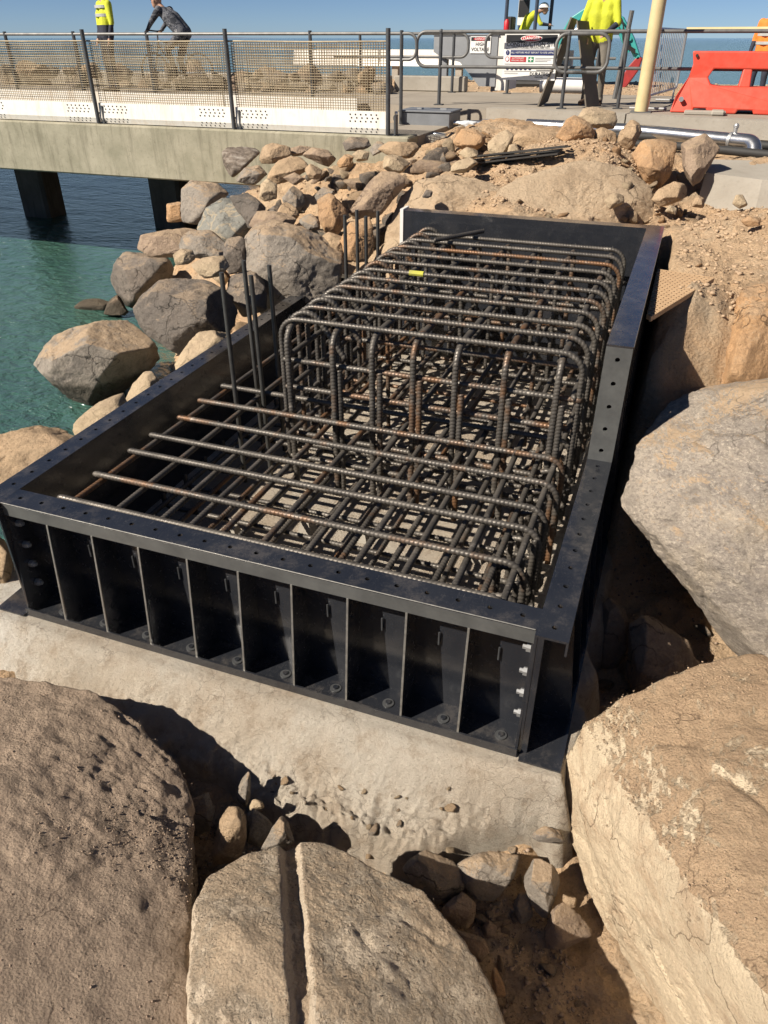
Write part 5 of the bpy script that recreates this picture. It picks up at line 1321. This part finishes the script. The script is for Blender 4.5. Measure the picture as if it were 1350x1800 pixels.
for k in range(6):
    c_ = X0 + (.09 + .085 * k) * wd; z_ = Z1 - .735 * (Z1 - Z0); oval(c_, z_, .028, .028, y, M['sign_navy'], sg, 'pictogram')
for q in (.70, .735, .77): plate(*bx(.64, .94, q, q + .014), y, M['sign_black'], sg, 'text_line', .001)
plate(*bx(.03, .97, .80, .806), y, M['sign_black'], sg, 'rule', .002)
for q in (.84, .86): plate(*bx(.04, .30, q, q + .006), y, M['sign_grey'], sg, 'text_line', .001)
text('DURATEQ', .066, (X0 + .70 * wd, y - .001, Z1 - .865 * (Z1 - Z0)), M['sign_black'], sg, bold=.001); text('MARITIME', .03, (X0 + .70 * wd, y - .001, Z1 - .935 * (Z1 - Z0)), M['sign_black'], sg)

cb = thing('steel_cabinet', 'grey steel cabinet with sloped underside carrying a high voltage sign', 'cabinet', (-1.5, 15.0, 2.0))
mb = MB(); mb.prism([(-2.2, 2.99), (-.84, 2.99), (-.84, 2.09), (-1.18, 2.09), (-1.62, 2.52), (-2.02, 2.60), (-2.2, 2.70)], 'y', 14.8, 15.9); mb.build('body', M['grey_paint'], cb)
mb = MB(); mb.box((-2.22, 14.78, 2.991), (-.82, 15.92, 3.01)); mb.build('top_edge', M['grey_paint'], cb)
mb = MB(); mb.box((-.838, 14.82, 2.02), (-.62, 15.9, 2.985)); mb.build('end_panel', M['stained'], cb)
for x in (-2.05, -.95): mb = MB(); mb.box((x, 14.9, 2.0), (x + .12, 15.05, 2.62 if x < -1.5 else 2.089)); mb.build('leg', M['grey_paint'], cb)
hv = thing('warning_sign', 'small white danger high voltage sign on the grey cabinet', 'sign', (-1.2, 14.79, 2.68))
plate(-1.41, -.98, 2.68, 2.975, 14.79, M['sign_white'], hv, 'board', .006); plate(-1.395, -.995, 2.895, 2.96, 14.783, M['sign_black'], hv, 'header_band', .002)
oval(-1.195, 2.928, .15, .03, 14.78, M['sign_red'], hv); text('DANGER', .06, (-1.195, 14.776, 2.928), M['sign_white'], hv)
text('HIGH', .085, (-1.195, 14.782, 2.835), M['sign_black'], hv, bold=.0015); text('VOLTAGE', .085, (-1.195, 14.782, 2.745), M['sign_black'], hv, bold=.0015)

# ------------------------------------------------------------------ pipes, steel box
pp = thing('tin_pipe', 'bright metal-clad pipe with an elbow lying along the deck edge', 'pipe', (3.0, 9.2, 1.8))
pth = [(.9, 9.6, 1.86), (2.4, 9.35, 1.86), (3.72, 8.55, 1.86)]
mb = MB(); mb.tube([pth[0], (1.1, 9.57, 1.86), pth[1], pth[2]], .085, 18); mb.build('straight_run', M['duct'], pp, smooth=RAD(40))
mb = MB(); mb.tube(arc_path([pth[2], (3.95, 8.41, 1.86), (4.02, 8.2, 1.62)], .16, 8), .092, 18, False); mb.build('elbow', M['duct'], pp, smooth=RAD(40))
for q in ((3.70, 8.562, 1.86), (2.4, 9.35, 1.86), (1.5, 9.505, 1.86)):
    mb = MB(); dv = np.array(pth[2]) - np.array(pth[1]); dv = dv / np.linalg.norm(dv) * .02; mb.tube([np.array(q) - dv, np.array(q) + dv], .096, 18); mb.build('band', M['galv'], pp, smooth=RAD(40))
mb = MB(); mb.tube([(3.72, 8.55, 1.93), (3.72, 8.55, 2.0)], .025, 8); mb.ball((3.72, 8.55, 2.02), .035); mb.build('valve', M['galv'], pp)
p2 = thing('steel_pipe', 'thin grey pipe with a clamp running from the steel box', 'pipe', (.4, 9.7, 1.85))
mb = MB(); mb.tube([(-.2, 9.5, 1.86), (.25, 9.6, 1.87), (1.3, 9.62, 1.86)], .035, 10); mb.build('tube', M['duct'], p2, smooth=RAD(40))
mb = MB(); mb.tube([(.22, 9.6, 1.87), (.34, 9.61, 1.87)], .05, 12); mb.build('clamp', M['galv'], p2, smooth=RAD(40))
for k, (zz, yy, lb) in enumerate(((1.80, 9.0, 'black hose lying lowest beside the bright pipe'), (1.76, 8.45, 'black hose nearest the concrete block at right'))):
    mb = MB(); mb.tube(arc_path([(1.6, yy + .35, zz), (3.2, yy, zz + .02), (4.6, yy - .5, zz), (6, yy - .6, zz)], .5, 5), .05, 10); o = mb.build('hose', M['rubber'], smooth=RAD(40)); tag(o, lb, 'hose', 'hoses along the deck edge')
bxo = thing('steel_box', 'blue-grey steel junction box at the end of the bridge fence', 'box', (-.6, 9.6, 1.8))
mb = MB(); mb.bbox((-1.02, 9.35, 1.79), (-.22, 9.95, 2.0), .012); mb.build('body', M['box_grey'], bxo)
mb = MB(); mb.bbox((-1.04, 9.33, 2.001), (-.20, 9.97, 2.025), .006); mb.build('lid', M['box_grey'], bxo)
for x in (-.82, -.45): mb = MB(); mb.box((x, 9.6, 2.026), (x + .1, 9.63, 2.045)); mb.build('hinge', M['galv'], bxo)
for k, z in enumerate((1.70, 1.79, 1.93, 1.99)):
    mb = MB(); mb.tube([(-1.03, 9.0 + .06 * k, z), (-.5 - .5 * (k > 1), 9.02 + .06 * k, z), (-1.5, 9.04 + .06 * k, z)][:2] if k > 1 else arc_path([(-.9, 8.55 + .1 * k, z), (-.2, 8.5 + .1 * k, z), (.05, 8.5, z - .02)], .1), .03, 10)
    o = mb.build('conduit', M['duct'], smooth=RAD(40)); tag(o, ['lowest grey conduit under the steel box', 'second lowest grey conduit under the steel box', 'upper grey conduit entering the steel box side', 'topmost grey conduit entering the steel box side'][k], 'conduit', 'conduits by the steel box')
P = rng.normal(size=(20, 3)) * [.09, .05, .03] + [.1, 9.4, 1.86]
o = rock('plastic_sheet', 'crumpled clear plastic wrapped round the pipe by the steel box', P, 'plastic', 'plastic', sub=4, p=10, amp=(.2, .08), ridge=1.2)

# dark flat bars lying on the mound
fa, fb = atd(822, 300, hit(822, 300)), atd(992, 282, hit(992, 282))
fu = (fb - fa); fl = np.linalg.norm(fu); fu /= fl; fs = np.cross(fu, [0, 0, 1.0]); fs /= np.linalg.norm(fs)
for k in range(7):
    mb = MB(); r_ = RAD((-6, 2, -2, 5, -4, 1, 3)[k]); dv = fu * math.cos(r_) + fs * math.sin(r_); sv = np.cross(dv, [0, 0, 1.0])
    c_ = (fa + fb) / 2 + fs * ((k * 3) % 7 - 3) * .035 + np.array([0, 0, .05 + .016 * k]) + fu * random.uniform(-.06, .06)
    mb.obox(c_, dv * fl * .5, sv * .04, (0, 0, .007)); o = mb.build('flat_bar', M['flat'])
    tag(o, 'black flat steel bar in the stack lying on the sandy mound', 'steel bar', 'stacked flat bars on the mound')

# tan grating panel beside the wall
gr = thing('grating_panel', 'tan plastic grating panel lying on the slope behind the right form wall', 'grating', (3.35, 3.3, 1.35))
G0 = at(1142, 566, 1.37); G1 = at(1253, 497, 1.42); G3 = at(1166, 455, 1.42)
ex = G1 - G0; lx_ = np.linalg.norm(ex); ex /= lx_; ey = G3 - G1; ey -= ex * (ey @ ex); ly_ = np.linalg.norm(ey); ey /= ly_; ez = np.cross(ex, ey); ez *= np.sign(ez[2])
nx_, ny_ = 24, 16
def gbar(name, p, q, half, up_):
    """one slat from p to q, cut off where the panel meets the form wall"""
    xc = W + T + .03
    if p[0] < xc and q[0] < xc: return
    if p[0] < xc: p = p + (q - p) * (xc - p[0]) / (q[0] - p[0])
    if q[0] < xc: q = q + (p - q) * (xc - q[0]) / (p[0] - q[0])
    l_ = np.linalg.norm(q - p)
    if l_ < .03: return
    u_ = (q - p) / l_; s_ = np.cross(u_, ez)
    mb = MB(); mb.obox((p + q) / 2 + ez * .02, u_ * l_ / 2, s_ * half, ez * up_); mb.build(name, M['grate'], gr)
for i in range(nx_ + 1): gbar('slat', G0 + ex * lx_ * i / nx_, G0 + ex * lx_ * i / nx_ + ey * ly_, .006, .019)
for j in range(ny_ + 1): gbar('cross_slat', G0 + ey * ly_ * j / ny_, G0 + ey * ly_ * j / ny_ + ex * lx_, .006, .0165)

# white pipe lying behind the handrail
mb = MB(); mb.tube([(.1, 14.9, 2.13), (1.15, 14.9, 2.13)], .14, 16); o = mb.build('white_pipe', M['white'], smooth=RAD(40)); tag(o, 'short fat white pipe lying behind the site sign', 'pipe')
# distant white guard barrier
gb_ = thing('guard_barrier', 'long white concrete guard barrier across the far side of the causeway', 'barrier', (-6, 23, 1.8))
for k in range(3):
    x = -9.6 + 3.05 * k; mb = MB(); mb.prism([(23.0, 2.2), (23.35, 2.2), (23.28, 2.36), (23.25, 2.64), (23.1, 2.64), (23.07, 2.36)], 'x', x, x + 3.0); mb.build('length', M['stained'], gb_)
    for q in (.4, 2.5): mb = MB(); mb.box((x + q, 23.08, 1.5), (x + q + .2, 23.28, 2.199)); mb.build('support', M['conc'], gb_)

# rocks on the causeway behind the fences
CR_meshes = {}
for k in range(95):
    near = k < 80
    x = random.uniform(-15.5, -2.7) if near else random.uniform(-1, 12); y = random.uniform(13.05, 13.85) if near else random.uniform(16, 24)
    z = 2.0 + (.22 * (k % 3 == 0)) if near else float(cz(np.array([x]), np.array([y]))[0]); s_ = random.uniform(.16, .36) if near else random.uniform(.08, .2)
    kk, mt = random.randrange(8), random.choice(['r_brown', 'r_dark', 'r_tan', 'r_grey'])
    if (kk, mt) not in CR_meshes: CR_meshes[kk, mt] = mesh_of('far_rock', STONE[kk][0], STONE[kk][1], M[mt], True)
    o = bpy.data.objects.new('far_rock', CR_meshes[kk, mt]); COL.objects.link(o); o.location = (x, y, z - .1 * s_); o.scale = (s_, s_ * .9, s_ * random.uniform(.6, 1)); o.rotation_euler = (J(.4), J(.4), random.uniform(0, 6))
    if near: tag(o, 'brown rock heaped along the far side of the bridge road behind the mesh fences', 'rock', 'rocks behind the mesh fences')
    else: tag(o, 'small rock on the gravel beyond the deck on the right', 'rock', 'rocks beyond the deck')
grit('shingle', 'pale shingle on the far side of the deck', np.c_[rng.uniform(-6, 14, 2600), rng.uniform(14.8, 26, 2600), np.zeros(2600)] + np.c_[np.zeros(2600), np.zeros(2600), np.zeros(2600)], (.02, .07), M['grit_tan'])
_s = [o for o in bpy.data.objects if o.name.startswith('shingle')][0]
_V = np.empty(len(_s.data.vertices) * 3, np.float32); _s.data.vertices.foreach_get('co', _V); _V = _V.reshape(-1, 3); _V[:, 2] += cz(_V[:, 0].astype(float), _V[:, 1].astype(float)); _s.data.vertices.foreach_set('co', _V.ravel()); _s.data.update()

# ================================================================== PEOPLE
def capsule(mb, a, ra, b, rb_, n=12, flat=1.0):
    a, b = np.array(a, float), np.array(b, float); d = b - a; l = np.linalg.norm(d); d = d / l
    path = []; rs = []
    for k in range(4): t = math.pi / 2 * (k + .3) / 4; path.append(a - d * ra * math.cos(t)); rs.append(ra * math.sin(t))
    for k in range(5): path.append(a + d * l * k / 4); rs.append(ra + (rb_ - ra) * k / 4)
    for k in range(4): t = math.pi / 2 * (1 - (k + .7) / 4); path.append(b + d * rb_ * math.cos(t)); rs.append(rb_ * math.sin(t))
    mb.tube(path, rs, n)
def person(label, loc, heading, J_, cols, hat=None, tape=True, lower=None, voxel=.016, group='people on the deck and causeway'):
    """J_: joint positions (x right, y forward, z up) in metres; one continuous remeshed body"""
    ch, sh = math.cos(heading), math.sin(heading); loc = np.array(loc, float)
    def wpt(p): return loc + np.array([p[0] * ch - p[1] * sh, p[0] * sh + p[1] * ch, p[2]])
    t = thing('person', label, 'person', tuple(loc), group)
    segs = []                                            # (a, ra, b, rb, tag)
    g = {k: np.array(v, float) for k, v in J_.items()}
    pel, ch_, nk, hd = g['pelvis'], g['chest'], g['neck'], g['head']
    side = (g['sh_r'] - g['sh_l']); side /= np.linalg.norm(side)
    for s_ in (-1, 1):
        segs.append((pel + side * .075 * s_, .125, ch_ + side * .085 * s_, .135, 'shirt'))
        segs.append((ch_ + side * .08 * s_, .13, ch_ + (nk - ch_) * .55 + side * .09 * s_, .105, 'shirt'))
        segs.append((pel + side * .08 * s_ - np.array([0, 0, .02]), .125, pel + side * .08 * s_ + (ch_ - pel) * .12, .12, 'trouser'))
    segs.append((nk - (nk - ch_) * .15, .065, nk + (hd - nk) * .5, .055, 'skin'))
    segs.append((hd + (0, -.015, .02), .098, hd + (0, .0, .055), .09, 'skin')); segs.append((hd + (0, .03, -.06), .068, hd + (0, .02, .02), .085, 'skin'))
    segs.append((hd + (0, .095, -.0), .016, hd + (0, .115, -.025), .018, 'skin'))
    for s_ in (-1, 1): segs.append((hd + (s_ * .09, -.01, -.01), .018, hd + (s_ * .095, -.015, .025), .02, 'skin'))
    for q in ('l', 'r'):
        s, e, w = g['sh_' + q], g['el_' + q], g['wr_' + q]
        segs += [(s, .075, e, .052, 'shirt'), (e, .05, w, .036, 'sleeve')]
        d = (w - e); d /= np.linalg.norm(d); o_ = np.cross(d, [0, 0, 1.0]); o_ = o_ / (np.linalg.norm(o_) + 1e-6); pm = w + d * .075
        segs.append((w + d * .01, .032, pm, .038, 'skin'))
        for f_, (off, ln) in enumerate(((-.030, .065), (-.010, .080), (.010, .075), (.030, .058))):
            r0 = pm + o_ * off; mid = r0 + d * ln * .55 + np.array([0, .012, -.006]); segs.append((r0, .0105, mid, .0095, 'skin')); segs.append((mid, .0095, mid + d * ln * .35 + np.array([0, .02, -.012]), .008, 'skin'))
        segs.append((w + d * .03 + o_ * .03, .012, w + d * .075 + o_ * .058 + np.array([0, .015, 0]), .010, 'skin'))
        h, k, a, to = g['hp_' + q], g['kn_' + q], g['an_' + q], g['to_' + q]
        segs += [(h, .098, k, .066, 'trouser'), (k, .064, a, .045, 'trouser'), (a + (0, 0, .03), .052, a - (0, 0, .02), .05, 'boot'), (a - (0, 0, .03), .048, to, .04, 'boot')]
    mb = MB(); SA = []
    for a, ra, b, rb_, tg in segs: capsule(mb, wpt(a), ra, wpt(b), rb_); SA.append((wpt(a), wpt(b), (ra + rb_) / 2, tg))
    me = bpy.data.meshes.new('body'); me.from_pydata([tuple(np.array(v) - loc) for v in mb.V], [], mb.F); ob = bpy.data.objects.new('tmp', me); COL.objects.link(ob)
    m = ob.modifiers.new('r', 'REMESH'); m.mode = 'VOXEL'; m.voxel_size = voxel; s2 = ob.modifiers.new('s', 'SMOOTH'); s2.iterations = 3; s2.factor = .5
    dg = bpy.context.evaluated_depsgraph_get(); nm = bpy.data.meshes.new_from_object(ob.evaluated_get(dg)); bpy.data.objects.remove(ob); nm.name = 'body'
    tags_ = ['shirt', 'sleeve', 'trouser', 'boot', 'skin']; nm.materials.clear()
    for tg in tags_: nm.materials.append(M[cols[tg]])
    nf = len(nm.polygons); Cn = np.empty(nf * 3, np.float32); nm.polygons.foreach_get('center', Cn); Cn = Cn.reshape(-1, 3) + loc
    best = np.full(nf, 1e9); idx = np.zeros(nf, np.int32)
    for a, b, r_, tg in SA:
        d = b - a; tt = np.clip(((Cn - a) @ d) / (d @ d), 0, 1); dist = np.linalg.norm(Cn - a - tt[:, None] * d, axis=1) - r_
        mk = dist < best; best[mk] = dist[mk]; idx[mk] = tags_.index(tg)
    if lower is not None: idx[(idx == 0) & (Cn[:, 2] < loc[2] + lower)] = 1
    nm.polygons.foreach_set('material_index', idx); nm.shade_smooth(); link('body', nm, t)
    # cloth tape bands
    if tape:
        for f_ in ((.18, .62) if lower is None else (.75, 1.15)):
            c_ = pel + (ch_ - pel) * f_ * 1.1 + np.array([0, 0, .05]); mb = MB(); n = 24; V = []
            for dz in (-.025, .025):
                for k in range(n):
                    a_ = 2 * math.pi * k / n; V.append(wpt(c_ + side * .225 * math.cos(a_) + np.array([0, .153 * math.sin(a_), dz])))
            mb.raw(V, [(k, (k + 1) % n, n + (k + 1) % n, n + k) for k in range(n)]); o = mb.build('reflective_band', M['reflect'], t)
            sm = o.modifiers.new('s', 'SOLIDIFY'); sm.thickness = .006
    for s_ in (-1, 1): mb = MB(); mb.ball(wpt(hd + np.array([s_ * .034, .098, .02])), .012, 8); mb.build('eye', M['eye'], t)
    if hat:
        kind, mt = hat; mb = MB(); n = 20; V = []; rows = 6
        cc_ = hd + np.array([0, -.01, .05])
        for i in range(rows + 1):
            a_ = math.pi / 2 * i / rows
            for k in range(n):
                b_ = 2 * math.pi * k / n; V.append(wpt(cc_ + np.array([.118 * math.cos(a_) * math.cos(b_), .135 * math.cos(a_) * math.sin(b_), .115 * math.sin(a_)])))
        F = [(i * n + k, i * n + (k + 1) % n, i * n + n + (k + 1) % n, i * n + n + k) for i in range(rows) for k in range(n)]
        if kind == 'helmet':
            b0 = len(V)
            for k in range(n): b_ = 2 * math.pi * k / n; V.append(wpt(cc_ + np.array([.145 * math.cos(b_), .165 * math.sin(b_) + .03 * max(0, math.sin(b_)), -.008])))
            F += [(k, (k + 1) % n, b0 + (k + 1) % n, b0 + k) for k in range(n)]
        if kind == 'cap':
            b0 = len(V)
            for k in range(7): b_ = math.pi * (.2 + .6 * k / 6); V.append(wpt(cc_ + np.array([.11 * math.cos(b_), .135 * math.sin(b_), .0]))); V.append(wpt(cc_ + np.array([.10 * math.cos(b_), .135 * math.sin(b_) + .075, -.015])))
            F += [(b0 + 2 * k, b0 + 2 * k + 1, b0 + 2 * k + 3, b0 + 2 * k + 2) for k in range(6)]
        mb.raw(V, F); o = mb.build('hard_hat' if kind == 'helmet' else ('cap' if kind == 'cap' else 'hair'), M[mt], t, smooth=True)
    return t
def stand(dx=.0, lean=.0, arms='down', kn=.0):
    g = dict(pelvis=(0, 0, .95), chest=(0, lean * .5, 1.25), neck=(0, lean, 1.47), head=(0, lean + .03, 1.63), sh_l=(-.19, lean * .9, 1.41), sh_r=(.19, lean * .9, 1.41),
             hp_l=(-.095, 0, .90), hp_r=(.095, 0, .90), kn_l=(-.12, .03 + kn, .50), kn_r=(.12, .03, .50), an_l=(-.13, 0, .09), an_r=(.13, 0, .09), to_l=(-.16, .15, .045), to_r=(.16, .15, .045))
    if arms == 'down': g.update(el_l=(-.27, lean * .6, 1.13), el_r=(.27, lean * .6, 1.13), wr_l=(-.27, lean * .6 + .08, .90), wr_r=(.27, lean * .6 + .08, .90))
    if arms == 'front': g.update(el_l=(-.27, lean + .06, 1.14), el_r=(.29, lean + .0, 1.14), wr_l=(-.14, lean + .24, 1.02), wr_r=(.18, lean + .22, .96))
    return g
YN = dict(shirt='hivis', sleeve='navy', trouser='navy', boot='boot', skin='skin')
YK = dict(shirt='hivis', sleeve='navy', trouser='khaki', boot='boot', skin='skin')
CM = dict(shirt='camo', sleeve='camo', trouser='camo', boot='rubber', skin='skin')
ON = dict(shirt='hivis_o', sleeve='navy', trouser='navy', boot='boot', skin='skin')
p1 = aty(186, 60, 11.7); person('person in yellow high-visibility shirt with silver bands standing behind the mesh fence', (p1[0], 11.7, 2.0), RAD(150), {k: tuple(np.array(v) * 1.06) for k, v in stand(lean=-.06).items()}, YN, ('hair', 'hair'), lower=1.16)
# cyclist
cyl = dict(pelvis=(0, -.25, .98), chest=(0, .02, 1.20), neck=(0, .24, 1.36), head=(0, .36, 1.47), sh_l=(-.18, .18, 1.33), sh_r=(.18, .18, 1.33), el_l=(-.24, .36, 1.14), el_r=(.24, .36, 1.14), wr_l=(-.22, .50, 1.02), wr_r=(.22, .50, 1.02),
           hp_l=(-.09, -.24, .93), hp_r=(.09, -.24, .93), kn_l=(-.11, .14, .70), kn_r=(.11, .02, .52), an_l=(-.11, .0, .35), an_r=(.11, -.12, .18), to_l=(-.11, .15, .31), to_r=(.11, .03, .14))
pc = aty(306, 60, 12.6)
person('person in grey camouflage leaning forward riding a bicycle behind the fence', (pc[0], 12.6, 2.01), RAD(88), {k: (v[0] * 1.05, v[1] * .92, v[2] * 1.06) for k, v in cyl.items()}, CM, ('cap', 'navy'), tape=False)
bi = thing('bicycle', 'bicycle ridden by the person in camouflage, seen through the mesh', 'bicycle', (pc[0], 12.6, 2.0))
def bw(u_, z): return (pc[0] - u_, 12.6, 2.0 + z)
for u_ in (.58, -.50):
    mb = MB(); mb.tube([bw(u_ + .335 * math.cos(a), .345 + .335 * math.sin(a)) for a in np.linspace(0, 2 * math.pi, 29)], .018, 8, False); w_ = mb.build('wheel', M['rubber'], bi)
    mb = MB()
    for a in np.linspace(0, math.pi, 9)[:-1]: mb.tube([bw(u_ + .32 * math.cos(a), .345 + .32 * math.sin(a)), bw(u_ - .32 * math.cos(a), .345 - .32 * math.sin(a))], .003, 4)
    mb.build('spokes', M['galv'], w_)
mb = MB()
for a, b in (((-.5, .345), (-.02, .32)), ((-.02, .32), (-.18, .88)), ((-.14, .80), (.40, .90)), ((-.02, .32), (.43, .82)), ((-.5, .345), (-.15, .80)), ((.58, .345), (.42, .82)), ((.42, .82), (.40, 1.05))): mb.tube([bw(*a), bw(*b)], .016, 8)
mb.build('frame', M['rail'], bi); mb = MB(); mb.tube([(pc[0] - .45, 12.6 - .3, 3.08), (pc[0] - .40, 12.6, 3.06), (pc[0] - .45, 12.6 + .3, 3.08)], .014, 8); mb.build('handlebar', M['rail'], bi)
mb = MB(); mb.ball(bw(-.2, .93), .1, 10, (1.3, .7, .35)); mb.build('saddle', M['rubber'], bi)
# worker with the A-frame
pw = at(1022, 187, 2.0); person('person in yellow shirt and dusty trousers handling the A-frame sign on the deck', (pw[0] + .12, pw[1] + .25, 2.0), RAD(178), stand(lean=.05, arms='front', kn=.06), YK, ('helmet', 'helmet'), tape=False)
po = aty(1352, 60, 16.5); person('person in orange vest and navy sleeves at the right edge beyond the red barrier', (po[0], 16.5, 1.80), RAD(150), stand(), ON, ('helmet', 'helmet'))

# ================================================================== MINI EXCAVATOR
EX = thing('excavator', 'teal mini excavator with canopy posts and arched arm behind the site sign', 'excavator', (-1.7, 22, 1.8))
for s_ in (-.55, .55):
    mb = MB(); mb.tube(arc_path([(-2.6, 22 + s_, 1.85), (-.6, 22 + s_, 1.85), (-.6, 22 + s_, 2.2), (-2.6, 22 + s_, 2.2), (-2.6, 22 + s_, 1.85)], .17, 6), .12, 8); mb.box((-2.4, 21.9 + s_, 1.92), (-.8, 22.1 + s_, 2.12)); mb.build('track', M['rubber'], EX)
mb = MB(); mb.bbox((-2.6, 21.3, 2.25), (-.75, 22.7, 2.78), .08, 2); mb.build('house', M['teal'], EX)
mb = MB(); mb.bbox((-2.1, 21.75, 2.781), (-1.6, 22.3, 2.95), .04, 2); mb.bbox((-2.25, 21.75, 2.951), (-2.1, 22.3, 3.45), .03); mb.build('seat', M['rubber'], EX)
for px, yy in ((889, 21.35), (914, 22.65), (941, 21.35), (967, 22.65)):
    q = aty(px, 40, yy); mb = MB(); mb.tube([(q[0], yy, 2.78), (q[0], yy, 4.6)], .05, 8); mb.build('canopy_post', M['navy_post'], EX, smooth=RAD(40))
mb = MB(); mb.bbox((-2.6, 21.2, 4.6), (-.7, 22.8, 4.7), .04); mb.build('canopy', M['teal'], EX)
q = aty(891, 45, 21.25); mb = MB(); mb.tube([(q[0], 21.22, 2.98), (q[0], 21.22, 3.02), (q[0], 21.22, 3.32), (q[0], 21.22, 3.38)], [.05, .075, .075, .03], 12); mb.build('fire_extinguisher', M['sign_red'], EX, smooth=RAD(40))
q = aty(922, 12, 22.5); plate(q[0] - .16, q[0] + .16, 3.25, 4.0, 22.45, M['sign_white'], EX, 'decal_board'); plate(q[0] - .15, q[0] + .15, 3.45, 3.85, 22.44, M['sign_black'], EX, 'decal_panel')
def ex_pt(px, py): p = aty(px, py, 22.0); return np.array([p[0], 22.0, p[2]])
def arm(pts, w0, name, mat, dep=.13):
    pts = [np.array(p) for p in pts]; mb = MB(); V = []
    for k, p in enumerate(pts):
        tn = pts[min(k + 1, len(pts) - 1)] - pts[max(k - 1, 0)]; tn = tn / np.linalg.norm(tn); nn = np.array([-tn[2], 0, tn[0]]); ww = w0[k]
        for sy_ in (-1, 1):
            for sn in (-1, 1): V.append(p + nn * sn * ww + np.array([0, sy_ * dep, 0]))
    F = [(0, 1, 3, 2)]; 
    for k in range(len(pts) - 1):
        a = 4 * k; b = a + 4; F += [(a, a + 1, b + 1, b), (a + 2, b + 2, b + 3, a + 3), (a, b, b + 2, a + 2), (a + 1, a + 3, b + 3, b + 1)]
    l = 4 * (len(pts) - 1); F.append((l, l + 2, l + 3, l + 1)); mb.raw(V, F); o = mb.build(name, mat, EX); m = o.modifiers.new('b', 'BEVEL'); m.width = .02; m.segments = 2; return o
arm([ex_pt(968, 120), ex_pt(985, 75), ex_pt(1006, 38), ex_pt(1040, 14), ex_pt(1082, 22)], [.08, .09, .10, .09, .06], 'boom', M['teal'])
arm([ex_pt(1062, 18), ex_pt(1090, 38), ex_pt(1108, 70), ex_pt(1122, 104)], [.09, .13, .11, .07], 'stick', M['teal'], .11)
mb = MB(); mb.tube([ex_pt(1000, 62) + (0, -.2, 0), ex_pt(1046, 34) + (0, -.2, 0)], .05, 8); mb.tube([ex_pt(1046, 34) + (0, -.2, 0), ex_pt(1080, 26) + (0, -.2, 0)], .028, 8); mb.build('hydraulic_cylinder', M['galv'], EX, smooth=RAD(40))
mb = MB(); mb.tube([ex_pt(1078, 30) + (0, -.18, 0), ex_pt(1106, 92) + (0, -.18, 0)], .045, 8); mb.build('hydraulic_cylinder', M['teal'], EX, smooth=RAD(40))
for k in range(3):
    mb = MB(); mb.tube(arc_path([ex_pt(1050 + 4 * k, 18) + (0, -.2, 0), ex_pt(1094 + 2 * k, 30) + (0, -.26, 0), ex_pt(1104 - 4 * k, 78) + (0, -.26, 0), ex_pt(1118, 88 + 3 * k) + (0, -.2, 0)], .3, 5), .018, 6); mb.build('hose', M['rubber'], EX, smooth=RAD(40))
for px, py in ((1070, 22), (1122, 100), (1108, 68)): mb = MB(); p = ex_pt(px, py); mb.tube([p + (0, -.16, 0), p + (0, .16, 0)], .05, 12); mb.build('pivot_pin', M['dred'] if False else M['teal'], EX, smooth=RAD(40))
arm([ex_pt(1126, 100), ex_pt(1114, 120), ex_pt(1096, 146), ex_pt(1088, 158)], [.07, .14, .13, .04], 'breaker', M['dred'], .16)
po = aty(926, 60, 22.0)
sit = dict(pelvis=(0, 0, .15), chest=(0, .12, .42), neck=(0, .34, .58), head=(0, .48, .62), sh_l=(-.19, .28, .54), sh_r=(.19, .28, .54), el_l=(-.26, .42, .32), el_r=(.26, .42, .32), wr_l=(-.2, .60, .30), wr_r=(.2, .60, .30),
           hp_l=(-.1, .02, .12), hp_r=(.1, .02, .12), kn_l=(-.14, .42, .14), kn_r=(.14, .42, .14), an_l=(-.14, .48, -.24), an_r=(.14, .48, -.24), to_l=(-.14, .6, -.28), to_r=(.14, .6, -.28))
person('person in yellow and navy with white hard hat bent forward on the excavator seat', (po[0] - .12, 22.0, 2.92), RAD(-80), {k: tuple(np.array(v) * 1.12) for k, v in sit.items()}, YN, ('helmet', 'helmet'), tape=False)
